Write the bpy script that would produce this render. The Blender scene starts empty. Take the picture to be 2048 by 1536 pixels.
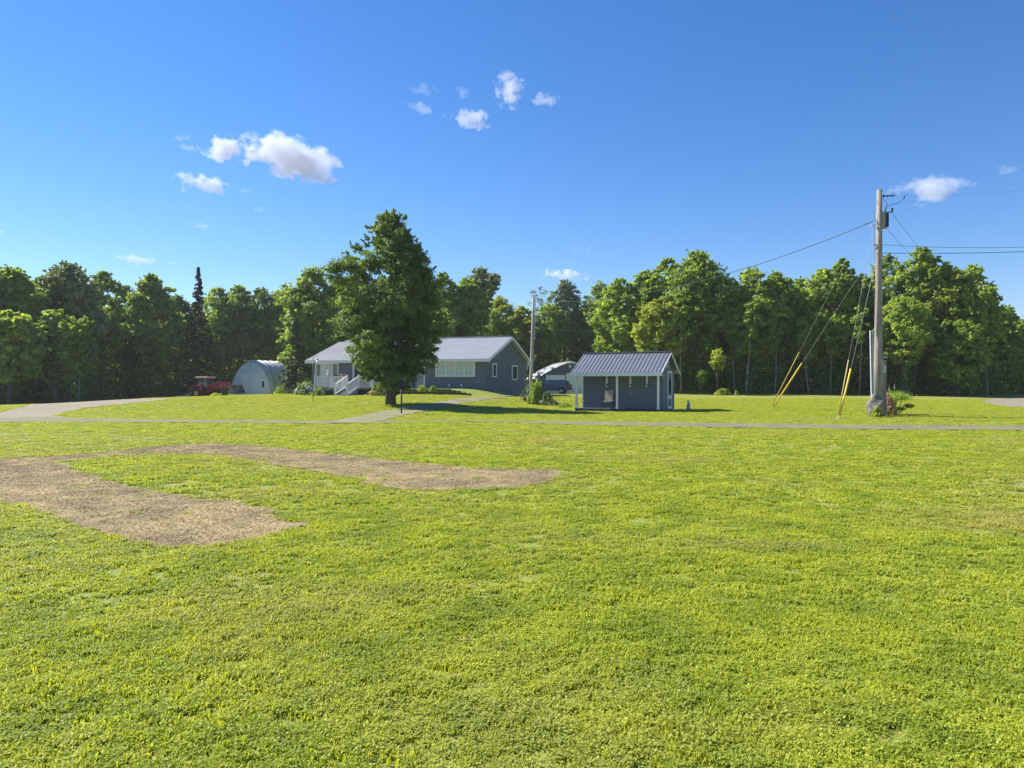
import bpy, math, random
import numpy as np
from mathutils import Vector, Matrix
from mathutils.geometry import delaunay_2d_cdt
R = math.radians
rng = np.random.default_rng(7)
random.seed(7)
scene = bpy.context.scene
col = scene.collection

# ------------------------------------------------------------------ camera
F = 1420.0; HZ = 765.0; EYE = 1.6          # focal length and horizon in photo pixels
cam_d = bpy.data.cameras.new('camera'); cam = bpy.data.objects.new('camera', cam_d); col.objects.link(cam)
cam_d.sensor_width = 36; cam_d.lens = F / 2048 * 36; cam_d.clip_start = .05; cam_d.clip_end = 6000
cam.location = (0, 0, EYE); cam.rotation_euler = (R(90) - 3.0 / F, 0, 0)
scene.camera = cam
# ------------------------------------------------------------------ sky and sun
SUN_EL, SUN_AZ = 42.0, 27.0                # sun stands to the left, a little beyond the camera plane
w = bpy.data.worlds.new('World'); scene.world = w; w.use_nodes = True
nt = w.node_tree; nt.nodes.clear()
sky = nt.nodes.new('ShaderNodeTexSky'); sky.sky_type = 'NISHITA'; sky.sun_disc = False
sky.sun_elevation = R(SUN_EL); sky.sun_rotation = R(-(90 - SUN_AZ))
sky.altitude = 200; sky.air_density = 1.15; sky.dust_density = 0.0; sky.ozone_density = 6.0
bg = nt.nodes.new('ShaderNodeBackground'); bg.inputs['Strength'].default_value = 0.085
wo = nt.nodes.new('ShaderNodeOutputWorld')
hs_ = nt.nodes.new('ShaderNodeHueSaturation'); hs_.inputs['Saturation'].default_value = 1.2; hs_.inputs['Value'].default_value = .80
nt.links.new(sky.outputs[0], hs_.inputs['Color']); tn_ = nt.nodes.new('ShaderNodeMixRGB'); tn_.blend_type = 'MULTIPLY'; tn_.inputs[0].default_value = 1; tn_.inputs[2].default_value = (1.0, .93, 1.05, 1)
nt.links.new(hs_.outputs[0], tn_.inputs[1]); nt.links.new(tn_.outputs[0], bg.inputs[0]); nt.links.new(bg.outputs[0], wo.inputs[0])
sd = bpy.data.lights.new('sun', 'SUN'); sun = bpy.data.objects.new('sun', sd); col.objects.link(sun)
sd.energy = 4.6; sd.angle = R(0.5); sd.color = (1.0, .94, .84)
sdir = Vector((-math.cos(R(SUN_EL)) * math.cos(R(SUN_AZ)), math.cos(R(SUN_EL)) * math.sin(R(SUN_AZ)), math.sin(R(SUN_EL))))
sun.rotation_euler = sdir.to_track_quat('Z', 'Y').to_euler()
scene.view_settings.view_transform = 'Standard'; scene.view_settings.look = 'None'
scene.view_settings.exposure = 1.18; scene.view_settings.gamma = 1
scene.render.engine = 'CYCLES'
scene.cycles.max_bounces = 6; scene.cycles.transparent_max_bounces = 8; scene.cycles.volume_bounces = 6
scene.cycles.transmission_bounces = 4

# ------------------------------------------------------------------ helpers
def lin(r, g, b):
    f = lambda c: (c / 255 / 12.92) if c / 255 <= .04045 else ((c / 255 + .055) / 1.055) ** 2.4
    return (f(r), f(g), f(b), 1)

def mat(name, c1, c2=None, scale=4.0, rough=.8, metal=0.0, bump=0.0, bscale=None, stretch=(1, 1, 1), spec=.3, world=False, c3=None, s3=.4):
    m = bpy.data.materials.new(name); m.use_nodes = True
    t = m.node_tree; b = t.nodes['Principled BSDF']; L = t.links
    b.inputs['Roughness'].default_value = rough; b.inputs['Metallic'].default_value = metal
    b.inputs['Specular IOR Level'].default_value = spec
    if world:
        g = t.nodes.new('ShaderNodeNewGeometry'); src = g.outputs['Position']
    else:
        g = t.nodes.new('ShaderNodeTexCoord'); src = g.outputs['Object']
    mp = t.nodes.new('ShaderNodeMapping'); mp.inputs['Scale'].default_value = stretch
    L.new(src, mp.inputs[0])
    n = t.nodes.new('ShaderNodeTexNoise'); n.inputs['Scale'].default_value = scale; n.inputs['Detail'].default_value = 8
    n.inputs['Roughness'].default_value = .65
    L.new(mp.outputs[0], n.inputs['Vector'])
    r = t.nodes.new('ShaderNodeValToRGB'); r.color_ramp.elements[0].position = .34; r.color_ramp.elements[1].position = .66
    r.color_ramp.elements[0].color = (*c1[:3], 1); r.color_ramp.elements[1].color = (*(c2 or [x * 1.25 for x in c1[:3]])[:3], 1)
    L.new(n.outputs[0], r.inputs[0]); out = r.outputs[0]
    if c3:
        n3 = t.nodes.new('ShaderNodeTexNoise'); n3.inputs['Scale'].default_value = s3; n3.inputs['Detail'].default_value = 5
        L.new(mp.outputs[0], n3.inputs['Vector'])
        r3 = t.nodes.new('ShaderNodeValToRGB'); r3.color_ramp.elements[0].position = .42; r3.color_ramp.elements[1].position = .62
        L.new(n3.outputs[0], r3.inputs[0])
        mx = t.nodes.new('ShaderNodeMixRGB'); L.new(r3.outputs[0], mx.inputs[0]); L.new(out, mx.inputs[1]); mx.inputs[2].default_value = (*c3[:3], 1)
        out = mx.outputs[0]
    L.new(out, b.inputs['Base Color'])
    if bump:
        n2 = t.nodes.new('ShaderNodeTexNoise'); n2.inputs['Scale'].default_value = bscale or scale * 4; n2.inputs['Detail'].default_value = 6
        L.new(mp.outputs[0], n2.inputs['Vector'])
        bp = t.nodes.new('ShaderNodeBump'); bp.inputs['Strength'].default_value = bump; bp.inputs['Distance'].default_value = .03
        L.new(n2.outputs[0], bp.inputs['Height']); L.new(bp.outputs[0], b.inputs['Normal'])
    return m

def siding_mat(name, c, step=.13, axis='Z'):
    m = mat(name, [x * .92 for x in c[:3]], [x * 1.08 for x in c[:3]], 1.3, rough=.55)
    t = m.node_tree; L = t.links; b = t.nodes['Principled BSDF']
    tc = t.nodes.new('ShaderNodeTexCoord'); sp = t.nodes.new('ShaderNodeSeparateXYZ'); L.new(tc.outputs['Object'], sp.inputs[0])
    d = t.nodes.new('ShaderNodeMath'); d.operation = 'DIVIDE'; L.new(sp.outputs[axis], d.inputs[0]); d.inputs[1].default_value = step
    fr = t.nodes.new('ShaderNodeMath'); fr.operation = 'FRACT'; L.new(d.outputs[0], fr.inputs[0])
    bp = t.nodes.new('ShaderNodeBump'); bp.inputs['Strength'].default_value = .8; bp.inputs['Distance'].default_value = .02; bp.invert = True
    L.new(fr.outputs[0], bp.inputs['Height']); L.new(bp.outputs[0], b.inputs['Normal'])
    return m

def leaf_mat(name, c1, c2, trans=.4, world=True, scale=.9, ttint=(1.25, 1.3, .5), c3=None, s3=.25, gloss=.35, backdark=False):
    m = bpy.data.materials.new(name); m.use_nodes = True
    t = m.node_tree; L = t.links; b = t.nodes['Principled BSDF']; o = t.nodes['Material Output']
    g = t.nodes.new('ShaderNodeNewGeometry')
    n = t.nodes.new('ShaderNodeTexNoise'); n.inputs['Scale'].default_value = scale; n.inputs['Detail'].default_value = 6
    L.new(g.outputs['Position'], n.inputs['Vector'])
    ri = t.nodes.new('ShaderNodeMath'); ri.operation = 'MULTIPLY_ADD'; ri.inputs[1].default_value = .35; ri.inputs[2].default_value = -.17
    L.new(g.outputs['Random Per Island'], ri.inputs[0])
    ad = t.nodes.new('ShaderNodeMath'); ad.operation = 'ADD'; L.new(n.outputs[0], ad.inputs[0]); L.new(ri.outputs[0], ad.inputs[1])
    r = t.nodes.new('ShaderNodeValToRGB'); r.color_ramp.elements[0].position = .33; r.color_ramp.elements[1].position = .67
    r.color_ramp.elements[0].color = (*c1[:3], 1); r.color_ramp.elements[1].color = (*c2[:3], 1)
    L.new(ad.outputs[0], r.inputs[0]); out = r.outputs[0]
    if c3:
        n3 = t.nodes.new('ShaderNodeTexNoise'); n3.inputs['Scale'].default_value = s3; n3.inputs['Detail'].default_value = 5; n3.inputs['Distortion'].default_value = .6
        mp = t.nodes.new('ShaderNodeMapping'); mp.inputs['Scale'].default_value = (1, 1.8, 1); L.new(g.outputs['Position'], mp.inputs[0]); L.new(mp.outputs[0], n3.inputs['Vector'])
        r3 = t.nodes.new('ShaderNodeValToRGB'); r3.color_ramp.elements[0].position = .5; r3.color_ramp.elements[1].position = .78
        L.new(n3.outputs[0], r3.inputs[0])
        mx = t.nodes.new('ShaderNodeMixRGB'); L.new(r3.outputs[0], mx.inputs[0]); L.new(out, mx.inputs[1]); mx.inputs[2].default_value = (*c3[:3], 1)
        out = mx.outputs[0]
    L.new(out, b.inputs['Base Color']); b.inputs['Roughness'].default_value = .55; b.inputs['Specular IOR Level'].default_value = gloss
    tr = t.nodes.new('ShaderNodeBsdfTranslucent')
    tt = t.nodes.new('ShaderNodeMixRGB'); tt.blend_type = 'MULTIPLY'; tt.inputs[0].default_value = 1; tt.inputs[2].default_value = (*ttint, 1)
    L.new(out, tt.inputs[1]); L.new(tt.outputs[0], tr.inputs[0])
    ms = t.nodes.new('ShaderNodeMixShader'); ms.inputs[0].default_value = trans
    L.new(b.outputs[0], ms.inputs[1]); L.new(tr.outputs[0], ms.inputs[2]); L.new(ms.outputs[0], o.inputs[0])
    return m

def glass_mat(name, c=(.03, .04, .05), rough=.08):
    m = mat(name, c, [x * 1.3 for x in c], 2, rough=rough, spec=.9)
    return m

def set_mesh(name, V, Fq, smooth=False):
    """V (n,3) array, Fq list of index tuples or (m,k) array"""
    me = bpy.data.meshes.new(name)
    V = np.asarray(V, dtype=np.float32)
    if isinstance(Fq, np.ndarray):
        k = Fq.shape[1]; nf = len(Fq); idx = Fq.astype(np.int32).ravel()
        starts = np.arange(0, nf * k, k, dtype=np.int32)
    else:
        lens = [len(f) for f in Fq]; nf = len(Fq); idx = np.array([i for f in Fq for i in f], dtype=np.int32)
        starts = np.concatenate([[0], np.cumsum(lens)[:-1]]).astype(np.int32) if nf else np.zeros(0, np.int32)
    me.vertices.add(len(V)); me.vertices.foreach_set('co', V.ravel())
    me.loops.add(len(idx)); me.loops.foreach_set('vertex_index', idx)
    me.polygons.add(nf); me.polygons.foreach_set('loop_start', starts)
    me.polygons.foreach_set('use_smooth', np.full(nf, smooth))
    me.update(calc_edges=True); me.validate()
    return me

def link(name, me, m, parent=None):
    o = bpy.data.objects.new(name, me); col.objects.link(o)
    if m: me.materials.append(m)
    if parent: o.parent = parent
    return o

def tag(o, label=None, cat=None, group=None, kind=None):
    if label: o['label'] = label
    if cat: o['category'] = cat
    if group: o['group'] = group
    if kind: o['kind'] = kind
    return o

def empty(name, loc, rz=0, label=None, cat=None, group=None):
    o = bpy.data.objects.new(name, None); col.objects.link(o); o.location = loc; o.rotation_euler = (0, 0, rz)
    o.empty_display_size = .3
    return tag(o, label, cat, group)

class MB:
    def __init__(s): s.v = []; s.f = []
    def add(s, vs, fs):
        n = len(s.v); s.v += [tuple(p) for p in vs]; s.f += [tuple(i + n for i in f) for f in fs]; return s
    def box(s, x0, x1, y0, y1, z0, z1, M=None):
        vs = [Vector((x, y, z)) for z in (z0, z1) for y in (y0, y1) for x in (x0, x1)]
        if M: vs = [M @ v for v in vs]
        return s.add(vs, [(0, 2, 3, 1), (4, 5, 7, 6), (0, 1, 5, 4), (2, 6, 7, 3), (0, 4, 6, 2), (1, 3, 7, 5)])
    def bar(s, a, b, w, h=None, up=(0, 0, 1)):
        a = Vector(a); b = Vector(b); d = (b - a); l = d.length; d.normalize(); h = h or w
        u = Vector(up); sd_ = d.cross(u)
        if sd_.length < 1e-4: sd_ = d.cross(Vector((0, 1, 0)))
        sd_.normalize(); u = sd_.cross(d)
        vs = [p + sd_ * (i * w / 2) + u * (j * h / 2) for p in (a, b) for i, j in ((-1, -1), (1, -1), (1, 1), (-1, 1))]
        return s.add(vs, [(3, 2, 1, 0), (4, 5, 6, 7), (0, 1, 5, 4), (1, 2, 6, 5), (2, 3, 7, 6), (3, 0, 4, 7)])
    def tube(s, pts, rad, n=8, caps=True):
        pts = [Vector(p) for p in pts]; k = len(pts)
        if not hasattr(rad, '__len__'): rad = [rad] * k
        vs = []; up = None
        for i, p in enumerate(pts):
            d = (pts[min(i + 1, k - 1)] - pts[max(i - 1, 0)]).normalized()
            if up is None: up = Vector((1, 0, 0)) if abs(d.x) < .9 else Vector((0, 1, 0))
            a = (up - d * up.dot(d)).normalized(); b = d.cross(a); up = a
            for j in range(n):
                t = 2 * math.pi * j / n; vs.append(p + (a * math.cos(t) + b * math.sin(t)) * rad[i])
        fs = [(i * n + j, i * n + (j + 1) % n, (i + 1) * n + (j + 1) % n, (i + 1) * n + j) for i in range(k - 1) for j in range(n)]
        if caps: fs += [tuple(range(n))[::-1], tuple((k - 1) * n + j for j in range(n))]
        return s.add(vs, fs)
    def disc(s, c, axis, r, h, n=20):
        c = Vector(c); a = Vector(axis).normalized(); return s.tube([c - a * h / 2, c + a * h / 2], r, n)
    def prism(s, poly, y0, y1, plane='XZ', M=None):
        """poly 2-D outline extruded along the third axis"""
        n = len(poly)
        mk = {'XZ': lambda p, t: (p[0], t, p[1]), 'YZ': lambda p, t: (t, p[0], p[1]), 'XY': lambda p, t: (p[0], p[1], t)}[plane]
        vs = [Vector(mk(p, y0)) for p in poly] + [Vector(mk(p, y1)) for p in poly]
        if M: vs = [M @ v for v in vs]
        fs = [tuple(range(n)), tuple(range(2 * n - 1, n - 1, -1))] + [(i, i + n, (i + 1) % n + n, (i + 1) % n) for i in range(n)]
        return s.add(vs, fs)
    def blob(s, c, r, seed=0, amp=.12, n=2, flat=0):
        import bmesh
        bm = bmesh.new(); bmesh.ops.create_icosphere(bm, subdivisions=n, radius=1)
        rr = random.Random(seed); ph = [rr.uniform(0, 6) for _ in range(6)]
        vs = []
        for v in bm.verts:
            p = v.co; k = 1 + amp * (math.sin(3 * p.x + ph[0]) * math.sin(4 * p.y + ph[1]) + .6 * math.sin(6 * p.z + ph[2]) * math.sin(5 * p.x + ph[3]) + .4 * math.sin(9 * p.y + ph[4]))
            z = p.z * r[2] * k
            if flat and z < -flat: z = -flat
            vs.append((c[0] + p.x * r[0] * k, c[1] + p.y * r[1] * k, c[2] + z))
        fs = [tuple(v.index for v in f.verts) for f in bm.faces]; bm.free()
        return s.add(vs, fs)
    def build(s, name, m, parent=None, smooth=False, bevel=0):
        me = set_mesh(name, np.array(s.v), s.f, smooth)
        import bmesh
        bm = bmesh.new(); bm.from_mesh(me); bmesh.ops.recalc_face_normals(bm, faces=bm.faces); bm.to_mesh(me); bm.free()
        o = link(name, me, m, parent)
        if bevel:
            md = o.modifiers.new('bevel', 'BEVEL'); md.width = bevel; md.segments = 2; md.limit_method = 'ANGLE'
        return o

def at(px, Y): return (px - 1024) / F * Y
def PT(px, py, Y): return Vector(((px - 1024) / F * Y, Y, EYE - (py - HZ) / F * Y))

# ------------------------------------------------------------------ terrain
H0 = Vector((-2.2, 60, 0)); HA = R(-18)              # house front right corner and turn
hx = np.array([math.cos(HA), math.sin(HA)]); hy = np.array([-math.sin(HA), math.cos(HA)])
ctl = [(0, 0, 0), (-8, 6, 0), (8, 6, 0), (-20, 18, 0), (20, 18, 0), (0, 12, 0), (0, 22, 0), (-10, -10, 0), (10, -10, 0), (40, 20, 0), (-40, 20, 0),
       (-60, 60, -.5), (75, 60, .1), (-60, 100, -.5), (60, 110, .5), (0, 120, .4), (-40, 0, 0), (40, 0, 0)]
for px, py, D in [(2048, 857, 25), (1024, 846, 29), (300, 843, 30), (1150, 822, 43.4), (1318, 824, 41), (1000, 829, 38), (790, 809, 46), (1000, 802, 52),
                  (850, 790, 56.5), (640, 792, 60), (560, 788, 62), (450, 797, 66), (400, 801, 70), (500, 793, 82), (300, 797, 60), (100, 808, 57), (0, 813, 55),
                  (1045, 789, 70), (1000, 788, 63), (1140, 786, 92), (1250, 788, 78), (1400, 789, 75), (1700, 790, 75), (2048, 796, 70), (1755, 832, 34),
                  (1980, 815, 44), (1540, 818, 43), (1061, 806, 52), (150, 822, 42), (-200, 815, 45)]:
    p = PT(px, py, D); ctl.append((p.x, p.y, p.z))
C = np.array(ctl)
def _U(r2): return np.where(r2 > 0, r2 * np.log(r2 + 1e-12), 0) * .5
def _tps():
    n = len(C); d2 = ((C[:, None, :2] - C[None, :, :2]) ** 2).sum(-1)
    K = _U(d2) + np.eye(n) * .6
    P = np.hstack([np.ones((n, 1)), C[:, :2]])
    A = np.vstack([np.hstack([K, P]), np.hstack([P.T, np.zeros((3, 3))])])
    return np.linalg.solve(A, np.concatenate([C[:, 2], np.zeros(3)]))
TW = _tps()
def sst(a, b, x):
    t = np.clip((x - a) / (b - a), 0, 1); return t * t * (3 - 2 * t)
def ground_z(X, Y):
    X = np.asarray(X, float); Y = np.asarray(Y, float); sh = X.shape; x = X.ravel(); y = Y.ravel()
    out = np.zeros(len(x))
    for i in range(0, len(x), 20000):
        xs = x[i:i + 20000]; ys = y[i:i + 20000]
        xc = np.clip(xs, -75, 85); yc = np.clip(ys, -20, 125)
        d2 = (xc[:, None] - C[None, :, 0]) ** 2 + (yc[:, None] - C[None, :, 1]) ** 2
        z = _U(d2) @ TW[:len(C)] + TW[len(C)] + TW[len(C) + 1] * xc + TW[len(C) + 2] * yc
        z = np.clip(z, -.8, .9)
        lx = (xs - H0.x) * hx[0] + (ys - H0.y) * hx[1]; ly = (xs - H0.x) * hy[0] + (ys - H0.y) * hy[1]
        k = sst(-3.0, -2.45, ly) * (1 - sst(-1.8, 3.2, lx)) * (1 - sst(1.5, 4, ly)) * sst(-10.2, -9.4, lx)
        z = z * (1 - k) + k * 1.07
        out[i:i + 20000] = z
    return out.reshape(sh)
def gz(x, y): return float(ground_z(np.array([x]), np.array([y]))[0])
def gpt(px, py):
    """where the ray through a photo pixel meets the ground"""
    d = Vector(((px - 1024) / F, 1, -(py - HZ) / F)); lo = 1.0
    t = 2.0
    while t < 140:
        z = EYE + d.z * t
        if z < gz(d.x * t, t): break
        t *= 1.02
    a, b = t / 1.02, t
    for _ in range(18):
        m_ = (a + b) / 2
        if EYE + d.z * m_ < gz(d.x * m_, m_): b = m_
        else: a = m_
    return (d.x * b, b)
def base(px, Y): x = at(px, Y); return Vector((x, Y, gz(x, Y)))

G_A, G_B, G_S = (.165, .20, .036), (.24, .27, .052), (.29, .27, .10)
M_ground = leaf_mat('lawn', G_A, G_B, trans=0.0, scale=2.2, c3=G_S, s3=.16, gloss=.1)
_t = M_ground.node_tree
def addbump(m, scale, dist, strength=1.0):
    t = m.node_tree; g = t.nodes.new('ShaderNodeNewGeometry'); n = t.nodes.new('ShaderNodeTexNoise'); n.inputs['Scale'].default_value = scale; n.inputs['Detail'].default_value = 7; n.inputs['Roughness'].default_value = .7
    t.links.new(g.outputs['Position'], n.inputs['Vector'])
    bp = t.nodes.new('ShaderNodeBump'); bp.inputs['Strength'].default_value = strength; bp.inputs['Distance'].default_value = dist
    t.links.new(n.outputs[0], bp.inputs['Height']); t.links.new(bp.outputs[0], t.nodes['Principled BSDF'].inputs['Normal'])
addbump(M_ground, 7, .05)
def axis(parts):
    out = []
    for a, b, s in parts: out += list(np.arange(a, b, s))
    return np.array(sorted(set(np.round(out, 3))))
gx = axis([(-400, -80, 20), (-80, -45, 3), (-45, -19, .7), (-19, 3.5, .3), (3.5, 50, .7), (50, 90, 3), (90, 401, 20)])
gy = axis([(-60, -30, 30), (-30, 0, 4), (0, 52, .7), (52, 66, .3), (66, 100, .8), (100, 130, 4), (130, 500, 30)])
XX, YY = np.meshgrid(gx, gy); ZZ = ground_z(XX, YY)
V = np.stack([XX.ravel(), YY.ravel(), ZZ.ravel()], 1); nx = len(gx); ny = len(gy)
ii, jj = np.meshgrid(np.arange(nx - 1), np.arange(ny - 1)); q = (jj * nx + ii).ravel()
o = link('ground', set_mesh('ground', V, np.stack([q, q + 1, q + 1 + nx, q + nx], 1), True), M_ground); tag(o, kind='structure')

def densify(poly, step, noise, seed):
    rr = random.Random(seed); out = []; n = len(poly)
    for i in range(n):
        a = Vector(poly[i]); b = Vector(poly[(i + 1) % n]); k = max(1, int((b - a).length / step))
        for j in range(k):
            p = a.lerp(b, j / k); d = (b - a).normalized(); nn = Vector((-d.y, d.x))
            out.append(p + nn * rr.gauss(0, noise) + d * rr.gauss(0, noise * .5))
    return out
def pip(poly, X, Y):
    inside = np.zeros(X.shape, bool); n = len(poly)
    for i in range(n):
        x1, y1 = poly[i]; x2, y2 = poly[(i + 1) % n]
        c = ((y1 > Y) != (y2 > Y)) & (X < (x2 - x1) * (Y - y1) / (y2 - y1 + 1e-12) + x1); inside ^= c
    return inside
masks = []
def sheet(name, px_poly, m, step=.3, noise=.05, lift=.012, seed=1, grid=.7, world=False, mask=True):
    poly = [tuple(p) if world else gpt(*p) for p in px_poly]
    b = densify(poly, step, noise, seed); bp = [(p.x, p.y) for p in b]
    xs = [p[0] for p in bp]; ys = [p[1] for p in bp]
    gx_, gy_ = np.meshgrid(np.arange(min(xs), max(xs), grid), np.arange(min(ys), max(ys), grid))
    ins = pip(bp, gx_.ravel(), gy_.ravel()); pts = [Vector(p) for p in bp] + [Vector((x, y)) for x, y, k in zip(gx_.ravel(), gy_.ravel(), ins) if k]
    nb = len(bp); r = delaunay_2d_cdt(pts, [], [list(range(nb))], 1, 1e-5)
    vv = np.array([(p.x, p.y) for p in r[0]]); zz = ground_z(vv[:, 0], vv[:, 1]) + lift
    o = link(name, set_mesh(name, np.column_stack([vv, zz]), [tuple(f) for f in r[2]], True), m)
    if mask: masks.append(bp)
    return tag(o, kind='structure')

M_gravel = mat('gravel', (.165, .14, .105), (.31, .265, .205), 9, rough=.95, bump=1, bscale=40, world=True, c3=(.26, .235, .16), s3=.5)
M_road = mat('worn_gravel', (.125, .11, .07), (.23, .20, .14), 8, rough=.95, bump=1, bscale=40, world=True, c3=(.21, .21, .08), s3=.9)
M_track = mat('worn_track', (.17, .15, .11), (.30, .26, .20), 6, rough=.95, bump=1, bscale=30, world=True, c3=(.16, .18, .04), s3=.8)
M_straw = mat('dead_turf', (.26, .19, .085), (.52, .405, .20), 22, rough=.95, bump=1, bscale=60, world=True, c3=(.22, .165, .09), s3=1.2)
sheet('gravel_drive', [(-260, 822), (0, 826), (50, 814), (110, 804), (190, 799.5), (300, 797.5), (345, 797.5), (300, 803), (225, 810), (170, 816), (130, 824), (108, 832), (140, 836.5), (-40, 839), (-260, 846)], M_gravel, .5, .08, .02, 1)
sheet('gravel_road', [(-260, 838.5), (108, 835), (250, 839), (400, 841), (560, 842), (700, 842.8), (850, 842.2), (1024, 842.2), (1200, 844), (1400, 846.5), (1700, 850), (1900, 851.5), (2300, 853),
                      (2300, 865), (2048, 862), (1900, 861), (1700, 859.5), (1400, 855), (1200, 851.5), (1080, 848.2), (1024, 844.6), (850, 843.9), (760, 847), (650, 848), (500, 846.8), (300, 845.4), (150, 844.5), (-260, 846)], M_road, .35, .09, .026, 2)
sheet('gravel_track', [(660, 846), (700, 836), (760, 824), (830, 813), (880, 803), (940, 795.5), (1000, 791), (1045, 791), (1010, 795), (975, 799), (920, 808), (860, 821), (800, 833), (775, 840), (740, 847.5)], M_track, .5, .1, .032, 3)
sheet('gravel_lot', [(1965, 803), (1985, 797.5), (2048, 796.5), (2250, 797), (2250, 818), (2048, 815.5), (1990, 811)], M_gravel, .5, .1, .02, 4)
sheet('bare_soil', [(-120, 921), (0, 918), (100, 914), (215, 905), (300, 895), (420, 887), (520, 892), (650, 908), (800, 922), (950, 937), (1110, 941), (1127, 949), (1105, 962), (1050, 976), (900, 982), (790, 979), (700, 957), (600, 938), (500, 922), (420, 910),
                    (300, 907), (200, 915), (105, 925), (150, 941), (200, 957), (270, 976), (350, 991), (420, 1000), (530, 1014), (550, 1030), (565, 1043), (612, 1051), (570, 1064), (500, 1081), (410, 1098), (340, 1098), (280, 1092), (180, 1060), (100, 1032), (0, 1004), (-120, 975)],
      M_straw, .12, .045, .012, 5, .5)
sheet('thin_turf', [(-160, 868), (0, 864), (130, 866), (260, 873), (300, 880), (200, 886), (60, 884), (-160, 890)], mat('thin_turf', (.20, .17, .075), (.27, .24, .10), 5, rough=.95, bump=1, bscale=30, world=True, c3=(.17, .2, .03), s3=.9), .3, .15, .014, 6, mask=False)

# ------------------------------------------------------------------ grass: instanced tufts (nobody could count them)
M_blade = leaf_mat('grass_blades', (.25, .335, .042), (.47, .52, .06), trans=.46, scale=1.7, c3=(.44, .41, .16), s3=.22, ttint=(1.4, 1.3, .4), gloss=.3)
proto = bpy.data.collections.new('tuft_prototypes')
def tuft(seed, n_bl, n_lf, h):
    r = np.random.default_rng(seed); vs = []; fs = []
    for i in range(n_bl):
        a = r.uniform(0, 6.283); d = abs(r.normal(0, .035)); bx, by = d * math.cos(a), d * math.sin(a)
        la = r.uniform(0, 6.283); L_ = h * r.uniform(.45, 1.1); w_ = r.uniform(.0022, .0042); ln = r.uniform(.2, 1.0)
        dx, dy = math.cos(la), math.sin(la); sx, sy = -dy * w_, dx * w_; n0 = len(vs)
        vs += [(bx - sx, by - sy, -.01), (bx + sx, by + sy, -.01),
               (bx + dx * L_ * ln * .35 + sx, by + dy * L_ * ln * .35 + sy, L_ * .6), (bx + dx * L_ * ln * .35 - sx, by + dy * L_ * ln * .35 - sy, L_ * .6),
               (bx + dx * L_ * ln, by + dy * L_ * ln, L_ * (1 - .35 * ln))]
        fs += [(n0, n0 + 1, n0 + 2, n0 + 3), (n0 + 3, n0 + 2, n0 + 4)]
    for i in range(n_lf):
        a = r.uniform(0, 6.283); d = abs(r.normal(0, .045)); cx, cy, cz = d * math.cos(a), d * math.sin(a), h * r.uniform(.3, .85)
        s = r.uniform(.0035, .007); t1 = r.uniform(-.6, .6); t2 = r.uniform(-.6, .6); n0 = len(vs); a0 = r.uniform(0, 6.28)
        for k in range(6):
            q_ = a0 + k * 1.047; x_ = s * math.cos(q_); y_ = s * math.sin(q_); vs.append((cx + x_, cy + y_, cz + x_ * t1 + y_ * t2))
        fs.append(tuple(range(n0, n0 + 6)))
    me = set_mesh('tuft', np.array(vs), fs); me.materials.append(M_blade)
    o = bpy.data.objects.new('tuft', me); proto.objects.link(o)
for k in range(6): tuft(100 + k, [56, 72, 48, 40, 84, 52][k], [14, 0, 50, 64, 3, 26][k], [.045, .05, .038, .034, .04, .045][k])

def scatter(name, coll, pts, rot, scl, idx, m=None):
    me = bpy.data.meshes.new(name); me.vertices.add(len(pts)); me.vertices.foreach_set('co', pts.astype(np.float32).ravel())
    for nm, arr, ty in (('rot', rot, 'FLOAT_VECTOR'), ('scl', scl, 'FLOAT_VECTOR')):
        a = me.attributes.new(nm, ty, 'POINT'); a.data.foreach_set('vector', arr.astype(np.float32).ravel())
    a = me.attributes.new('idx', 'INT', 'POINT'); a.data.foreach_set('value', idx.astype(np.int32))
    o = link(name, me, m)
    g = bpy.data.node_groups.new(name, 'GeometryNodeTree')
    g.interface.new_socket('Geometry', in_out='INPUT', socket_type='NodeSocketGeometry'); g.interface.new_socket('Geometry', in_out='OUTPUT', socket_type='NodeSocketGeometry')
    i_ = g.nodes.new('NodeGroupInput'); o_ = g.nodes.new('NodeGroupOutput'); ip = g.nodes.new('GeometryNodeInstanceOnPoints')
    ci = g.nodes.new('GeometryNodeCollectionInfo'); ci.inputs['Collection'].default_value = coll; ci.inputs['Separate Children'].default_value = True; ci.inputs['Reset Children'].default_value = True
    def attr(nm, ty):
        n = g.nodes.new('GeometryNodeInputNamedAttribute'); n.data_type = ty; n.inputs['Name'].default_value = nm; return n.outputs['Attribute']
    g.links.new(i_.outputs[0], ip.inputs['Points']); g.links.new(ci.outputs[0], ip.inputs['Instance']); ip.inputs['Pick Instance'].default_value = True
    g.links.new(attr('idx', 'INT'), ip.inputs['Instance Index']); g.links.new(attr('rot', 'FLOAT_VECTOR'), ip.inputs['Rotation']); g.links.new(attr('scl', 'FLOAT_VECTOR'), ip.inputs['Scale'])
    g.links.new(ip.outputs[0], o_.inputs[0])
    md = o.modifiers.new('scatter', 'NODES'); md.node_group = g
    return o
def wedge(y0, y1, dens):
    A = ((.78 * y1 + 1.2) ** 2 - (.78 * y0 + 1.2) ** 2) / .78; n = int(A * dens)
    y = (np.sqrt(rng.uniform((.78 * y0 + 1.2) ** 2, (.78 * y1 + 1.2) ** 2, n)) - 1.2) / .78
    x = rng.uniform(-1, 1, n) * (.78 * y + 1.2); return x, y
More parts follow.
